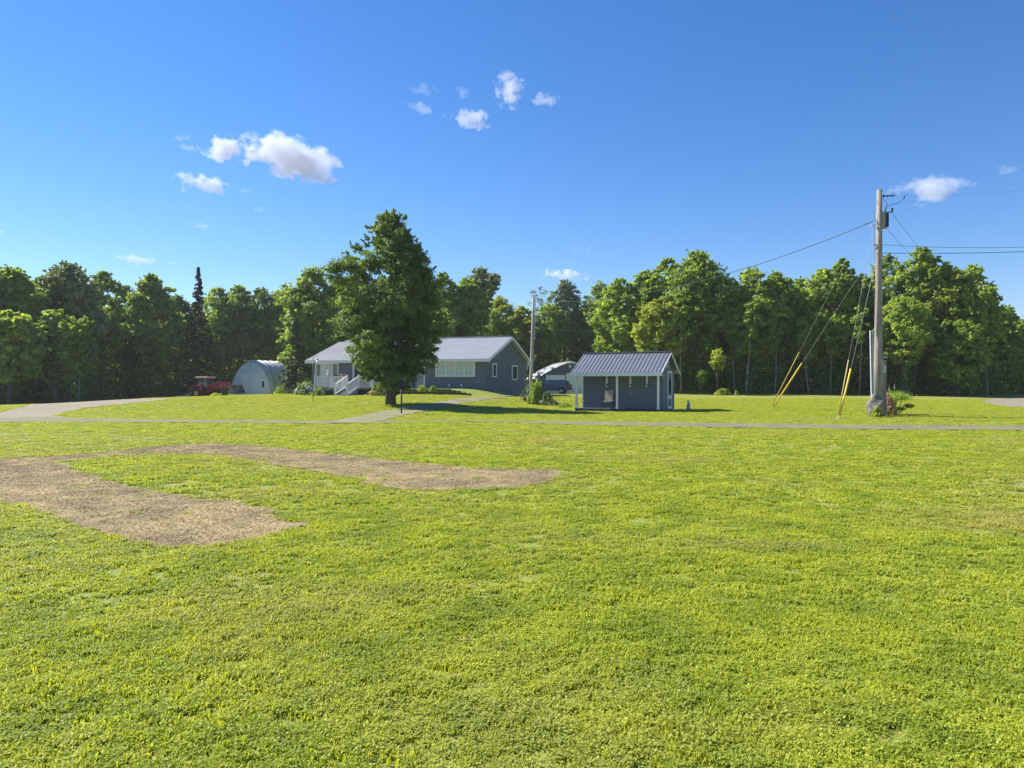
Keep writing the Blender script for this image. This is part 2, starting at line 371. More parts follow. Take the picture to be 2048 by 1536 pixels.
# low-frequency value noise to vary the sward
def vnoise(x, y, s, seed):
    r = np.random.default_rng(seed); T = r.random((64, 64)); u = x / s; v = y / s
    i = np.floor(u).astype(int); j = np.floor(v).astype(int); fu = u - i; fv = v - j; fu = fu * fu * (3 - 2 * fu); fv = fv * fv * (3 - 2 * fv)
    g = lambda a, b: T[a % 64, b % 64]
    return (g(i, j) * (1 - fu) + g(i + 1, j) * fu) * (1 - fv) + (g(i, j + 1) * (1 - fu) + g(i + 1, j + 1) * fu) * fv
xs, ys, sc = [], [], []
for y0, y1, dn, s in ((2.2, 5, 420, 1.0), (5, 9, 210, 1.25), (9, 16, 80, 1.7), (16, 28, 40, 2.0), (28, 62, 30, 1.9)):
    x, y = wedge(y0, y1, dn); xs.append(x); ys.append(y); sc.append(np.full(len(x), s))
xs = np.concatenate(xs); ys = np.concatenate(ys); sc = np.concatenate(sc)
jx = xs + rng.normal(0, .02, len(xs)); keep = np.ones(len(xs), bool)
for mk in masks:
    bb = np.array(mk); c = (xs > bb[:, 0].min()) & (xs < bb[:, 0].max()) & (ys > bb[:, 1].min()) & (ys < bb[:, 1].max())
    ins = np.zeros(len(xs), bool); ins[c] = pip(mk, xs[c], ys[c]); keep &= ~(ins & (rng.random(len(xs)) > .012))
lx = (xs - H0.x) * hx[0] + (ys - H0.y) * hx[1]; ly = (xs - H0.x) * hy[0] + (ys - H0.y) * hy[1]
keep &= ~((ly > -3.3) & (lx < 3) & (lx > -18))
SH = (8.49, 41.0, R(-27.3))
sx_ = (xs - SH[0]) * math.cos(SH[2]) + (ys - SH[1]) * math.sin(SH[2]); sy_ = -(xs - SH[0]) * math.sin(SH[2]) + (ys - SH[1]) * math.cos(SH[2])
keep &= ~((sx_ > -5.4) & (sx_ < .1) & (sy_ > -.1) & (sy_ < 4))
nz = vnoise(xs, ys, .8, 3) * .6 + vnoise(xs, ys, .25, 4) * .4
keep &= rng.random(len(xs)) < (.30 + nz * 1.15)
xs, ys, sc, nz = xs[keep], ys[keep], sc[keep], nz[keep]; n = len(xs)
pts = np.stack([xs, ys, ground_z(xs, ys)], 1)
hs = (.5 + .8 * nz) * rng.uniform(.75, 1.25, n)
scl = np.stack([sc, sc, hs * np.where(sc > 2.5, .85, 1.0)], 1)
rot = np.stack([rng.normal(0, .08, n), rng.normal(0, .08, n), rng.uniform(0, 6.28, n)], 1)
cl = vnoise(xs, ys, 1.6, 9)
idx = np.where(rng.random(n) < cl, rng.choice([2, 3, 5], n), rng.choice([0, 1, 4], n))
o = scatter('grass', proto, pts, rot, scl, idx); tag(o, 'short mown lawn of grass blades and clover leaves', 'grass', kind='stuff')

# straw litter on the bare soil
lit = bpy.data.collections.new('litter_prototypes'); M_lit = mat('straw_litter', (.27, .21, .09), (.55, .46, .26), 3, rough=.9, world=True)
for k in range(3):
    r = random.Random(k); b = MB()
    for i in range(9):
        a = r.uniform(0, 6.28); l = r.uniform(.01, .035); cx, cy = r.gauss(0, .06), r.gauss(0, .06); z = r.uniform(.001, .012)
        b.bar((cx, cy, z), (cx + l * math.cos(a), cy + l * math.sin(a), z + r.uniform(-.004, .01)), r.uniform(.003, .007), .002)
    me = set_mesh('chips', np.array(b.v), b.f); me.materials.append(M_lit); oo = bpy.data.objects.new('chips', me); lit.objects.link(oo)
x, y = wedge(5.5, 20, 120); soil = masks[4]; k_ = pip(soil, x, y); x, y = x[k_], y[k_]; n = len(x)
o = scatter('straw_litter', lit, np.stack([x, y, ground_z(x, y) + .012], 1), np.stack([np.zeros(n), np.zeros(n), rng.uniform(0, 6.28, n)], 1), np.repeat(rng.uniform(.6, 1.5, n)[:, None], 3, 1), rng.integers(0, 3, n))
tag(o, 'dead straw litter strewn over the bare brown strips', 'straw', kind='stuff')

# ------------------------------------------------------------------ trees
def leaf_quads(c, nrm, size, r):
    """c (n,3) centres, nrm (n,3) normals, size (n,) -> V,F of folded diamond leaves"""
    n = len(c); nrm = nrm / np.linalg.norm(nrm, axis=1, keepdims=True)
    a = r.normal(size=(n, 3)); a -= nrm * (a * nrm).sum(1, keepdims=True); a /= np.linalg.norm(a, axis=1, keepdims=True) + 1e-9
    b = np.cross(nrm, a); s = size[:, None]
    V = np.stack([c - a * s, c + b * s * .62 + nrm * s * .12, c + a * s, c - b * s * .62 + nrm * s * .12], 1).reshape(-1, 3)
    return V, np.arange(4 * n).reshape(n, 4)

def crown_pts(r, z0, z1, Rad, nl, nleaf, shape, lobe=.34, squash=.75, asym=0.0):
    H = z1 - z0; cs = []; rs = []
    for i in range(nl):
        t = (i + r.uniform(0, 1)) / nl
        if shape == 'round': prof = math.sqrt(max(0, 1 - (2 * t - 1) ** 2)) ** .8
        elif shape == 'dome': prof = (.55 + .45 * min(1, t / .3)) * max(0, 1 - max(0, (t - .35) / .65) ** 2.6) ** .6
        elif shape == 'maple': prof = np.interp(t, [0, .06, .11, .22, .37, .5, .65, .76, .85, .95, 1], [.3, .55, .82, .95, .95, .98, .93, .68, .56, .38, .2])
        elif shape == 'spread': prof = np.interp(t, [0, .3, .6, .85, 1], [.25, .5, .9, 1, .55])
        else: prof = 1 - t
        rl = Rad * lobe * r.uniform(.6, 1.3) * (.55 + .45 * prof)
        if shape == 'maple': prof *= r.choice([.8, .95, 1.0, 1.12])
        rr = max(0, Rad * prof - rl * .8) * math.sqrt(r.uniform(.15, 1.0)) ; a = i * 2.399 + r.uniform(-.6, .6)
        cs.append((rr * math.cos(a) + asym * (1 - t) * Rad, rr * math.sin(a), z0 + rl * .5 + t * (H - rl * 1.35))); rs.append(rl)
    cs = np.array(cs); rs = np.array(rs)
    # clumps on every lobe, leaves in every clump
    p = rs ** 2 / (rs ** 2).sum(); ncl = nl * 14; li = r.choice(nl, ncl, p=p)
    d = r.normal(size=(ncl, 3)); d[:, 2] = d[:, 2] * .8 + .35; d /= np.linalg.norm(d, axis=1, keepdims=True)
    cc = cs[li] + d * (rs[li] * r.uniform(.55, 1.08, ncl))[:, None] * np.array([1, 1, squash]); cr = rs[li] * r.uniform(.16, .34, ncl)
    ki = r.integers(0, ncl, nleaf); e = r.normal(size=(nleaf, 3)) * np.array([1, 1, .55])
    pos = cc[ki] + e * cr[ki][:, None] * .75
    nrm = d[ki] * .6 + e * .35 + np.array([0, 0, .75]) + r.normal(size=(nleaf, 3)) * .45
    # sprays: leafy twigs that stick out of the crown and break up its outline
    ns = nl * 8; m_ = max(4, int(nleaf * .2 / ns)); li = r.choice(nl, ns); d = r.normal(size=(ns, 3)); d[:, 2] = np.abs(d[:, 2]) * .9 + .1; d /= np.linalg.norm(d, axis=1, keepdims=True)
    st = cs[li] + d * (rs[li] * .85)[:, None] * np.array([1, 1, squash]); ln = rs[li] * r.uniform(.3, .95, ns)
    u = r.uniform(0, 1, (ns, m_, 1)); sp = st[:, None] + d[:, None] * ln[:, None, None] * u + r.normal(size=(ns, m_, 3)) * (ln * .13)[:, None, None] * (1.2 - u)
    pos = np.concatenate([pos, sp.reshape(-1, 3)]); nrm = np.concatenate([nrm, (d[:, None] * .3 + r.normal(size=(ns, m_, 3)) * .7 + np.array([0, 0, .6])).reshape(-1, 3)])
    return pos, nrm, cs, rs

TM = {}
def tm(kind):
    if kind not in TM:
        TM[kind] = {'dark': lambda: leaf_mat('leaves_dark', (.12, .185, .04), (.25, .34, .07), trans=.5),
                    'mid': lambda: leaf_mat('leaves_mid', (.16, .24, .045), (.36, .45, .09), trans=.55),
                    'maple': lambda: leaf_mat('leaves_maple', (.085, .15, .034), (.23, .31, .07), trans=.48),
                    'light': lambda: leaf_mat('leaves_light', (.21, .30, .05), (.44, .52, .10), trans=.57),
                    'yellow': lambda: leaf_mat('leaves_yellow', (.25, .31, .045), (.47, .51, .09), trans=.56),
                    'grey': lambda: leaf_mat('leaves_grey', (.15, .20, .08), (.28, .33, .15), trans=.35),
                    'blue': lambda: leaf_mat('needles_blue', (.06, .10, .045), (.13, .18, .075), trans=.15),
                    'spruce': lambda: leaf_mat('needles_dark', (.035, .06, .02), (.075, .11, .03), trans=.12)}[kind]()
    return TM[kind]
M_bark = mat('bark', (.06, .052, .045), (.15, .135, .115), 3, rough=.95, bump=1, bscale=14, stretch=(4, 4, 1))
M_bark_p = mat('pale_bark', (.14, .13, .115), (.27, .255, .225), 2, rough=.9, bump=.8, bscale=10, stretch=(3, 3, 1))

def tree(name, px, ytop, D, hw, cb, kind, shape, label, cat='tree', nleaf=9000, lsize=.2, nl=26, lobe=.36, trunk_r=.16, lean=0, pale=False, group=None, asym=0.0, squash=.75, limbs=9, seed=None):
    b = base(px, D); seed = seed if seed is not None else int(px * 7 + D * 13) % 99991; r = np.random.default_rng(seed); rr = random.Random(seed)
    top = EYE + (HZ - ytop) * D / F - b.z; Rad = hw * D / F; z0 = max(.3, (EYE + (HZ - cb) * D / F) - b.z)
    root = empty(name, b, 0, label, cat, group)
    pos, nrm, cs, rs = crown_pts(r, z0, top, Rad, nl, nleaf, shape, lobe, squash=squash, asym=asym)
    pos[:, 0] += lean * pos[:, 2] / top
    V, Fc = leaf_quads(pos, nrm, lsize * r.uniform(.55, 1.15, len(pos)), r)
    link('crown', set_mesh('crown', V, Fc), tm(kind), root)
    t = MB(); hgt = top * .78; bend = [rr.uniform(-.25, .25) for _ in range(4)]
    k = 8; path = [(lean * i / k + bend[0] * math.sin(i / k * 3) * .8, bend[1] * math.sin(i / k * 2.4), i / k * hgt - (.15 if i == 0 else 0)) for i in range(k + 1)]
    t.tube(path, [trunk_r * (1.35 if i == 0 else 1) * (1 - .86 * i / k) + .012 for i in range(k + 1)], 8)
    order = np.argsort(cs[:, 2])
    for i in order[::max(1, len(order) // limbs)]:
        c = cs[i]; zs = max(z0 * .75, c[2] - math.hypot(c[0], c[1]) * .9 - .3); f = min(.95, zs / hgt); j = f * k; i0 = int(j)
        p0 = Vector(path[i0]).lerp(Vector(path[min(k, i0 + 1)]), j - i0); p1 = Vector((c[0] + lean * c[2] / top, c[1], c[2])); md = p0.lerp(p1, .5) + Vector((0, 0, -.25))
        ra = trunk_r * (1 - .8 * f) * .55; t.tube([p0, md, p1], [ra, ra * .6, ra * .2], 5)
    t.build('trunk', M_bark_p if pale else M_bark, root, True)
    return root

TL = 'broadleaf trees along the edge of the wood'
# px, top y, distance, half width px, crown bottom y, colour, shape, label
rows = [
 (-50, 560, 61, 62, 720, 'mid', 'dome', 'broadleaf tree cut off by the left edge of the picture'),
 (22, 532, 64, 52, 660, 'mid', 'dome', 'tall round green tree at the far left over a lower bright crown'),
 (18, 624, 58, 46, 745, 'light', 'round', 'low bright green tree at the far left under taller crowns'),
 (78, 552, 68, 36, 700, 'dark', 'dome', 'dark tree between the far left tree and the tallest left crown'),
 (140, 524, 68, 48, 690, 'grey', 'dome', 'tallest broad pale green tree above the left gravel drive'),
 (112, 620, 62, 44, 750, 'mid', 'round', 'lower tree under the tallest crown above the left gravel drive'),
 (203, 541, 76, 38, 700, 'mid', 'dome', 'green tree on the right shoulder of the tallest left crown'),
 (258, 572, 84, 26, 700, 'dark', 'dome', 'short dark tree in the dip of the left treeline'),
 (305, 548, 82, 42, 710, 'mid', 'dome', 'round tree standing alone above the dip left of the spruce'),
 (352, 588, 88, 32, 720, 'dark', 'dome', 'dark crown directly left of the pointed spruce'),
 (432, 574, 97, 36, 700, 'light', 'dome', 'light tree directly right of the pointed spruce'),
 (480, 570, 97, 38, 700, 'mid', 'dome', 'flat topped tree above and left of the arched shed'),
 (522, 576, 97, 36, 700, 'dark', 'dome', 'dark tree above the arched shed with white doors'),
 (568, 570, 98, 34, 700, 'light', 'dome', 'yellow green crown above the right end of the arched shed'),
 (632, 532, 78, 56, 768, 'mid', 'dome', 'big tree reaching the ground left of the house roof'),
 (700, 560, 86, 50, 700, 'dark', 'dome', 'tree behind the left side of the big maple'),
 (885, 546, 84, 36, 690, 'mid', 'dome', 'tree showing behind the right side of the big maple'),
 (930, 556, 86, 34, 680, 'mid', 'dome', 'green tree above the middle of the house roof'),
 (966, 537, 90, 30, 640, 'grey', 'spread', 'pale thin topped tree rising above the house roof'),
 (998, 592, 111, 32, 690, 'yellow', 'dome', 'yellow green tree above the house gable peak'),
 (1040, 612, 109, 28, 700, 'yellow', 'dome', 'low yellow green tree behind the leaning thin pole'),
 (1100, 606, 109, 34, 715, 'light', 'dome', 'low green tree directly right of the thin pole'),
 (1130, 560, 111, 28, 660, 'grey', 'dome', 'pale feathery tree rising above the second arched shed'),
 (1163, 612, 112, 32, 715, 'mid', 'dome', 'olive tree over the left end of the small shed'),
 (1196, 562, 109, 32, 700, 'mid', 'dome', 'narrow tree above the left part of the small shed roof'),
 (1243, 556, 86, 40, 700, 'light', 'dome', 'bright tree above the middle of the small shed roof'),
 (1292, 540, 86, 34, 700, 'mid', 'dome', 'tree above the right part of the small shed roof'),
 (1316, 598, 78, 42, 722, 'yellow', 'round', 'bright leafy tree hanging low behind the shed gable'),
 (1340, 516, 84, 38, 690, 'mid', 'dome', 'tall tree on the left flank of the highest middle crown'),
 (1396, 499, 82, 56, 680, 'mid', 'dome', 'highest broad tree of the middle group right of the shed'),
 (1445, 552, 84, 26, 700, 'dark', 'dome', 'dark crown in the notch right of the highest middle tree'),
 (1500, 534, 81, 44, 690, 'light', 'dome', 'light tree where the overhead wire meets the treeline'),
 (1556, 545, 82, 38, 690, 'mid', 'dome', 'tree above the upper ends of the yellow guy guards'),
 (1600, 556, 84, 30, 690, 'mid', 'dome', 'short crown between two wires left of the big pole'),
 (1645, 536, 81, 42, 690, 'light', 'dome', 'bright tree crossed by the left guy wire'),
 (1688, 517, 82, 32, 690, 'mid', 'dome', 'pointed topped tree just left of the big pole guy wire'),
 (1728, 548, 84, 30, 690, 'grey', 'dome', 'pale tree directly behind the big utility pole'),
 (1775, 508, 82, 38, 690, 'mid', 'dome', 'tree right beside the big pole under the transformer'),
 (1838, 494, 79, 42, 690, 'mid', 'dome', 'highest tree right of the big pole'),
 (1812, 590, 75, 44, 720, 'light', 'round', 'bright low crown in front of the highest right tree'),
 (1890, 524, 78, 42, 700, 'yellow', 'dome', 'yellow green tree on the right shoulder of the highest right tree'),
 (1938, 530, 77, 42, 710, 'light', 'dome', 'broad light tree near the right end of the treeline'),
 (1972, 572, 80, 36, 720, 'dark', 'dome', 'dark tree where the right treeline starts to fall'),
 (1915, 640, 74, 40, 745, 'mid', 'round', 'low leafy tree under the right end of the treeline'),
 (2008, 612, 84, 32, 740, 'mid', 'dome', 'smaller tree on the falling right end of the treeline'),
 (2045, 650, 92, 34, 770, 'mid', 'dome', 'last low tree at the right edge of the picture'),
 (2110, 660, 92, 50, 775, 'mid', 'dome', 'tree just outside the right edge'),
]
for i, (px, yt, D, hw, cb, kd, shp, lb) in enumerate(rows):
    if px > 2100: continue
    tree('broadleaf_tree', px, yt, D, hw * (1.35 + .12 * ((i * 5) % 3)), cb + 12 + 10 * ((i * 11) % 3), kd, shp, lb, group=TL, nleaf=int(6500 + hw * 380), nl=38 + hw // 2, lobe=.25 + .05 * ((i * 3) % 3) / 2 + (0 if hw > 35 else .04), lsize=.17 + .05 * ((i * 7) % 3) / 2, trunk_r=.12 + .035 * ((i * 5) % 4), pale=False, lean=((i * 37) % 7 - 3) * .1)
# the thin, almost bare tree behind the pole
tree('sparse_tree', 1074, 570, 107, 22, 660, 'grey', 'spread', 'thin almost bare tree top behind the slim middle pole', nleaf=700, nl=16, lobe=.3, lsize=.13, trunk_r=.15, limbs=14)
# conifers
def conifer(px, ytop, D, hw, kind, label, cb=795, nleaf=16000, ls=.17):
    b = base(px, D); r = np.random.default_rng(px); top = EYE + (HZ - ytop) * D / F - b.z; Rad = hw * D / F
    root = empty('spruce_tree', b, 0, label, 'tree')
    z0 = max(.2, EYE + (HZ - cb) * D / F - b.z); nb = int((top - z0) * 13); pos = []; nr = []
    for i in range(nb):
        t = (i + r.uniform()) / nb; z = z0 + t * (top - z0); L_ = Rad * (1 - t) ** .95 * r.uniform(.65, 1.15) + .06; a = r.uniform(0, 6.283); m_ = int(nleaf / nb)
        s = r.uniform(.1, 1, m_) ** .7 * L_; sp = .05 + .16 * s * (1 - s / L_) * 2
        dx = r.normal(0, 1, m_) * sp; pos.append(np.stack([math.cos(a) * s - math.sin(a) * dx, math.sin(a) * s + math.cos(a) * dx, z - .3 * s + r.normal(0, .05, m_)], 1))
        nr.append(np.stack([r.normal(0, .5, m_), r.normal(0, .5, m_), np.ones(m_)], 1))
    pos = np.concatenate(pos); V, Fc = leaf_quads(pos, np.concatenate(nr), ls * r.uniform(.5, 1, len(pos)), r)
    link('crown', set_mesh('crown', V, Fc), tm(kind), root)
    MB().tube([(0, 0, -.1), (0, 0, top * .5), (0, 0, top * .98)], [.2, .11, .01], 8).build('trunk', M_bark, root, True)
conifer(397, 535, 86, 44, 'spruce', 'dark pointed spruce sticking up above the left treeline')
conifer(592, 636, 73, 46, 'blue', 'grey green spruce beside the right end of the arched shed', cb=775, nleaf=14000, ls=.16)
# saplings in front of the wood
tree('young_tree', 1436, 696, 73, 20, 742, 'yellow', 'dome', 'small bright sapling standing before the dark wood', nleaf=1300, nl=12, lsize=.14, trunk_r=.07, limbs=6)
tree('young_tree', 1402, 738, 74, 16, 768, 'light', 'spread', 'low thin sapling left of the bright sapling', nleaf=500, nl=8, lsize=.12, trunk_r=.05, limbs=5)
# slim trees with bare stems under the canopy
slim = [(158, 690, 63, 'bent slim stem under the trees above the left gravel drive', .5), (1362, 640, 77, 'slim dark stem behind the right end of the small shed', 0),
        (1492, 660, 76, 'pale leaning stem left of the yellow guy guards', .55), (1549, 690, 78, 'thin grey stem behind the yellow guy guards', 0), (1618, 700, 77, 'slim stem between the two pairs of guy wires', -.3),
        (1718, 670, 76, 'grey stem just left of the big utility pole', .2), (1806, 660, 76, 'thin straight stem right of the big utility pole', -.1), (1822, 670, 77, 'leaning forked stem right of the conifer like shrub', .9),
        (1975, 630, 75, 'tall pale stem near the right end of the wood', -.5), (1470, 700, 80, 'thin dark stem right of the bright sapling', 0), (1660, 690, 79, 'grey stem left of the right guy guards', .1), (1900, 690, 78, 'slim stem under the yellow green right tree', .3)]
for px, yt, D, lb, ln in slim:
    tree('slim_tree', px, yt - 60, D, 22, yt + 20, 'mid', 'spread', lb, group='slim bare stemmed trees inside the wood edge', nleaf=900, nl=10, lsize=.18, trunk_r=.085, limbs=6, pale=True, lean=ln * 1.3)

# the big maple in the yard
tree('maple_tree', 781, 424, 46, 129, 787, 'maple', 'maple', 'big dense maple with a dark trunk in front of the house', nleaf=150000, nl=92, lobe=.235, lsize=.088, trunk_r=.28, limbs=34, seed=5, squash=.8)

# wood behind the edge: one mass
prof = sorted([(r_[0], r_[1], r_[2]) for r_ in rows if r_[4] < 725] + [(-400, 580, 62), (2400, 690, 95)])
def wood(n, size, zlo, zhi, dmin, dmax, name, m, label, cat, flat=1.0):
    r = np.random.default_rng(n); px = r.uniform(-330, 2120, n); u = np.array([p[0] for p in prof]); yt = np.interp(px, u, [p[1] for p in prof]); D = np.interp(px, u, [p[2] for p in prof])
    top = EYE + (HZ - yt) * D / F; Dd = D + r.uniform(dmin, dmax, n); X = (px - 1024) / F * Dd; z = ground_z(X, Dd) + zlo + (top * zhi - zlo) * r.random(n) * (1 - .12 * r.random(n))
    V, Fc = leaf_quads(np.stack([X, Dd, z], 1), r.normal(size=(n, 3)) + np.array([0, -.4, .4]), size * r.uniform(.5, 1.2, n), r)
    return tag(link(name, set_mesh(name, V, Fc), m), label, cat, kind='stuff')
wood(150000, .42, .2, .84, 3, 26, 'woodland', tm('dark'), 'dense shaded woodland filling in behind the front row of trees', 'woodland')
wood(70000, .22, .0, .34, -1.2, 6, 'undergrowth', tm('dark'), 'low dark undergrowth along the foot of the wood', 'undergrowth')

def bush(name, px, D, r3, kind, label, n=2500, ls=.06, cat='shrub', cz=None, flowers=None, seed=3, zoff=0):
    b = base(px, D); b.z += zoff; r = np.random.default_rng(seed + px); root = empty(name, b, 0, label, cat)
    d = r.normal(size=(n, 3)); d /= np.linalg.norm(d, axis=1, keepdims=True); d[:, 2] = np.abs(d[:, 2]) * 1.0
    k = 1 + .25 * np.sin(d[:, 0] * 7 + px) * np.sin(d[:, 1] * 6) + .15 * np.sin(d[:, 2] * 9)
    pos = d * (np.array(r3) * (r.uniform(.55, 1, (n, 1)) ** .5) * k[:, None]); pos[:, 2] += .05
    V, Fc = leaf_quads(pos, d + r.normal(size=(n, 3)) * .6 + np.array([0, 0, .4]), ls * r.uniform(.5, 1.2, n), r)
    link('foliage', set_mesh('foliage', V, Fc), tm(kind), root)
    st = MB()
    for i in range(7):
        a = i * .9; st.tube([(0, 0, -.05), (math.cos(a) * r3[0] * .3, math.sin(a) * r3[1] * .3, r3[2] * .45), (math.cos(a) * r3[0] * .6, math.sin(a) * r3[1] * .6, r3[2] * .8)], [.02, .014, .006], 5)
    st.build('stems', M_bark, root)
    if flowers:
        cm, nf, fs = flowers; f = MB()
        dd = r.normal(size=(nf, 3)); dd /= np.linalg.norm(dd, axis=1, keepdims=True); dd[:, 2] = np.abs(dd[:, 2])
        for q_ in dd: f.blob((q_[0] * r3[0] * .98, q_[1] * r3[1] * .98, q_[2] * r3[2] * .98 + .05), (fs * r.uniform(.7, 1.2),) * 3, int(q_[0] * 1000), .25, 1)
        f.build('flowers', cm, root)['kind'] = 'stuff'
    return root

# ------------------------------------------------------------------ materials for the built things
M_white = mat('white_paint', (.66, .67, .67), (.76, .76, .75), 2, rough=.5)
M_siding = siding_mat('grey_siding', (.145, .155, .18))
M_shedside = siding_mat('shed_siding', (.125, .15, .175), .12)
M_roof = mat('grey_metal_roof', (.40, .40, .41), (.46, .46, .47), .8, rough=.42, metal=.25, spec=.4)
M_roof2 = mat('blue_grey_metal_roof', (.175, .19, .225), (.215, .23, .265), .8, rough=.38, metal=.3, spec=.5)
M_glass = glass_mat('window_glass'); M_pale = mat('pale_glass', (.40, .45, .48), (.50, .54, .56), 1.5, rough=.2, spec=.7)  # second glass has an even pale grey tone
M_dark = mat('dark_metal', (.012, .012, .013), (.03, .03, .03), 5, rough=.5)
M_stone = mat('dark_stone', (.03, .028, .026), (.085, .08, .075), 2.5, rough=.95, bump=1, bscale=5)
M_deckw = mat('weathered_boards', (.20, .17, .14), (.32, .28, .235), 3, rough=.85, stretch=(1, 8, 8), bump=.5)
M_pole = mat('weathered_pole', (.20, .175, .15), (.37, .335, .29), 2.2, rough=.9, stretch=(6, 6, .5), bump=.8, bscale=8)
M_wire = mat('wire', (.04, .045, .055), (.06, .065, .08), 1, rough=.6)
M_guy = mat('galvanised_wire', (.30, .31, .31), (.33, .34, .33), 1, rough=1, spec=0)
M_yel = mat('yellow_plastic', (.66, .45, .035), (.78, .56, .07), 3, rough=.5); M_tan = mat('faded_guard', (.46, .34, .11), (.58, .44, .15), 3, rough=.6)
M_red = mat('red_paint', (.27, .02, .028), (.36, .035, .04), 3, rough=.35, spec=.6); M_rubber = mat('rubber', (.018, .018, .018), (.035, .034, .032), 8, rough=.85)
M_galv = mat('galvanised_steel', (.40, .41, .40), (.54, .54, .51), 1.2, rough=.4, metal=.35, spec=.5)
M_hutwall = mat('sky_tinted_panel', (.72, .77, .82), (.77, .82, .86), .9, rough=.6, stretch=(8, 8, .6)); M_hutdoor = mat('white_panel', (.86, .88, .90), (.9, .91, .92), .8, rough=.5)  # white wall; the blue of skylit shade is put into its colour

def window(parent, M, wd, ht, splits=(), glass=None, fw=.09, name='window', wide=None):
    """white framed window in the XZ plane of M; y is outward-negative"""
    f = MB()
    f.box(-fw, 0, -.05, .06, -fw, ht + fw, M).box(wd, wd + fw, -.05, .06, -fw, ht + fw, M).box(0, wd, -.05, .06, ht, ht + fw, M).box(0, wd, -.05, .06, -fw, 0, M)
    for s in splits: f.box(s - fw * .5, s + fw * .5, -.048, .058, 0, ht, M)
    fo = f.build('window', M_white, parent); ed = [0] + [s for s in splits] + [wd]
    for a, b in zip(ed[:-1], ed[1:]):
        a2 = a + (fw * .5 if a else 0); b2 = b - (fw * .5 if b < wd else 0)
        gl = glass if not callable(glass) else glass(len(fo.children))
        MB().box(a2, b2, .005, .03, 0, ht, M).build('pane', gl or M_glass, fo)
    return fo

# ------------------------------------------------------------------ house
HZ0 = .35
house = empty('house', (H0.x, H0.y, HZ0), HA, 'long single storey grey house with ribbed metal gable roof and white porch railing', 'house')
Lh, Wh, EV, PK = 17.0, 12.0, 3.60 - HZ0, 5.68 - HZ0
wb = MB()
xr0, xr1, rec = -5.7, -12.7, 1.8
foot = [(0, 0), (0, Wh), (-Lh, Wh), (-Lh, 0), (xr1, 0), (xr1, rec), (xr0, rec), (xr0, 0)]
wb.prism(foot, -.4, EV, 'XY')
wb.prism([(0.0, EV + .001), (Wh, EV + .001), (Wh / 2, PK - .02)], -Lh, 0, 'YZ')
wb.build('wall', M_siding, house)
OH = .45; sl = (PK - EV) / (Wh / 2)
rb = MB(); yF = -OH; zF = EV - OH * sl
for sgn in (0, 1):
    yy = (yF, Wh / 2) if not sgn else (Wh + OH, Wh / 2)
    rb.prism([(yy[0], zF + .10), (yy[1], PK + .10), (yy[1], PK + .16), (yy[0], zF + .16)], -Lh - OH, OH, 'YZ')
for k in range(int((Lh + 2 * OH) / .3) + 1):
    x = -Lh - OH + .02 + k * .3
    if x > OH - .02: break
    rb.prism([(yF, zF + .161), (Wh / 2, PK + .161), (Wh / 2, PK + .20), (yF, zF + .20)], x, x + .045, 'YZ')
rb.bar((-Lh - OH, Wh / 2, PK + .2), (OH, Wh / 2, PK + .2), .34, .06)
roof = rb.build('roof', M_roof, house)
fb = MB()
fb.box(-Lh - OH, OH, yF - .03, yF, zF - .10, zF + .12)                       # front fascia
fb.box(-Lh - OH, OH, Wh + OH, Wh + OH + .03, zF - .10, zF + .12)
for x in (OH, -Lh - OH - .03):
    for a, b in (((yF - .03, zF), (Wh / 2, PK)), ((Wh + OH + .03, zF), (Wh / 2, PK))):
        fb.prism([(a[0], a[1] - .10), (b[0], b[1] - .10), (b[0], b[1] + .12), (a[0], a[1] + .12)], x, x + .03, 'YZ')
fb.build('fascia', M_white, house)
sf = MB()                                                                     # white soffit boards
sf.box(-Lh - OH, OH, yF, 0, zF - .09, zF - .06)
for a, b in (((yF, zF), (Wh / 2, PK)), ((Wh + OH, zF), (Wh / 2, PK))):
    sf.prism([(a[0], a[1] + .03), (b[0], b[1] + .03), (b[0], b[1] + .07), (a[0], a[1] + .07)], .01, OH, 'YZ')
sf.build('soffit', M_white, house)
for x, y in ((xr0, 0), (xr1, 0)):
    MB().box(x - .07, x + .07, y - .03, y + .11, .6 if x == xr0 else .7, EV - .12).build('corner_trim', M_white, house)
T = lambda x, y, z, a=0: Matrix.Translation((x, y, z)) @ Matrix.Rotation(a, 4, 'Z')
window(house, T(-4.5, -.03, 2.22 - HZ0), 3.4, .98, (.86, 1.70, 2.55), M_pale, .13)
window(house, T(-16.5, -.03, 2.18 - HZ0), 2.2, 1.08, (.5, 1.68), lambda i: M_pale if i == 1 else M_glass, .11)
window(house, T(.03, 1.7, 2.18 - HZ0, R(90)), .8, .98, (), M_glass, .12)
window(house, T(.03, 7.15, 1.95 - HZ0, R(90)), 1.45, 1.15, (), M_glass, .14)
# porch door and glazed wall in the recess
MB().box(-7.4, -5.95, rec - .06, rec + .02, .75, 2.9).build('door', M_white, house)
MB().box(-8.9, -7.7, rec - .05, rec + .02, .75, 2.85).build('door', M_pale, house)
for x in (-2.2, -3.3): MB().disc((x, -.09, 1.02), (0, 1, 0), .09, .16, 12).blob((x, -.17, .95), (.06, .06, .1), 1, .05, 1).build('wall_vent', M_white, house, True)
MB().box(.02, .14, 11.7, 11.85, EV - .75, EV - .2).build('gutter_end', M_white, house)
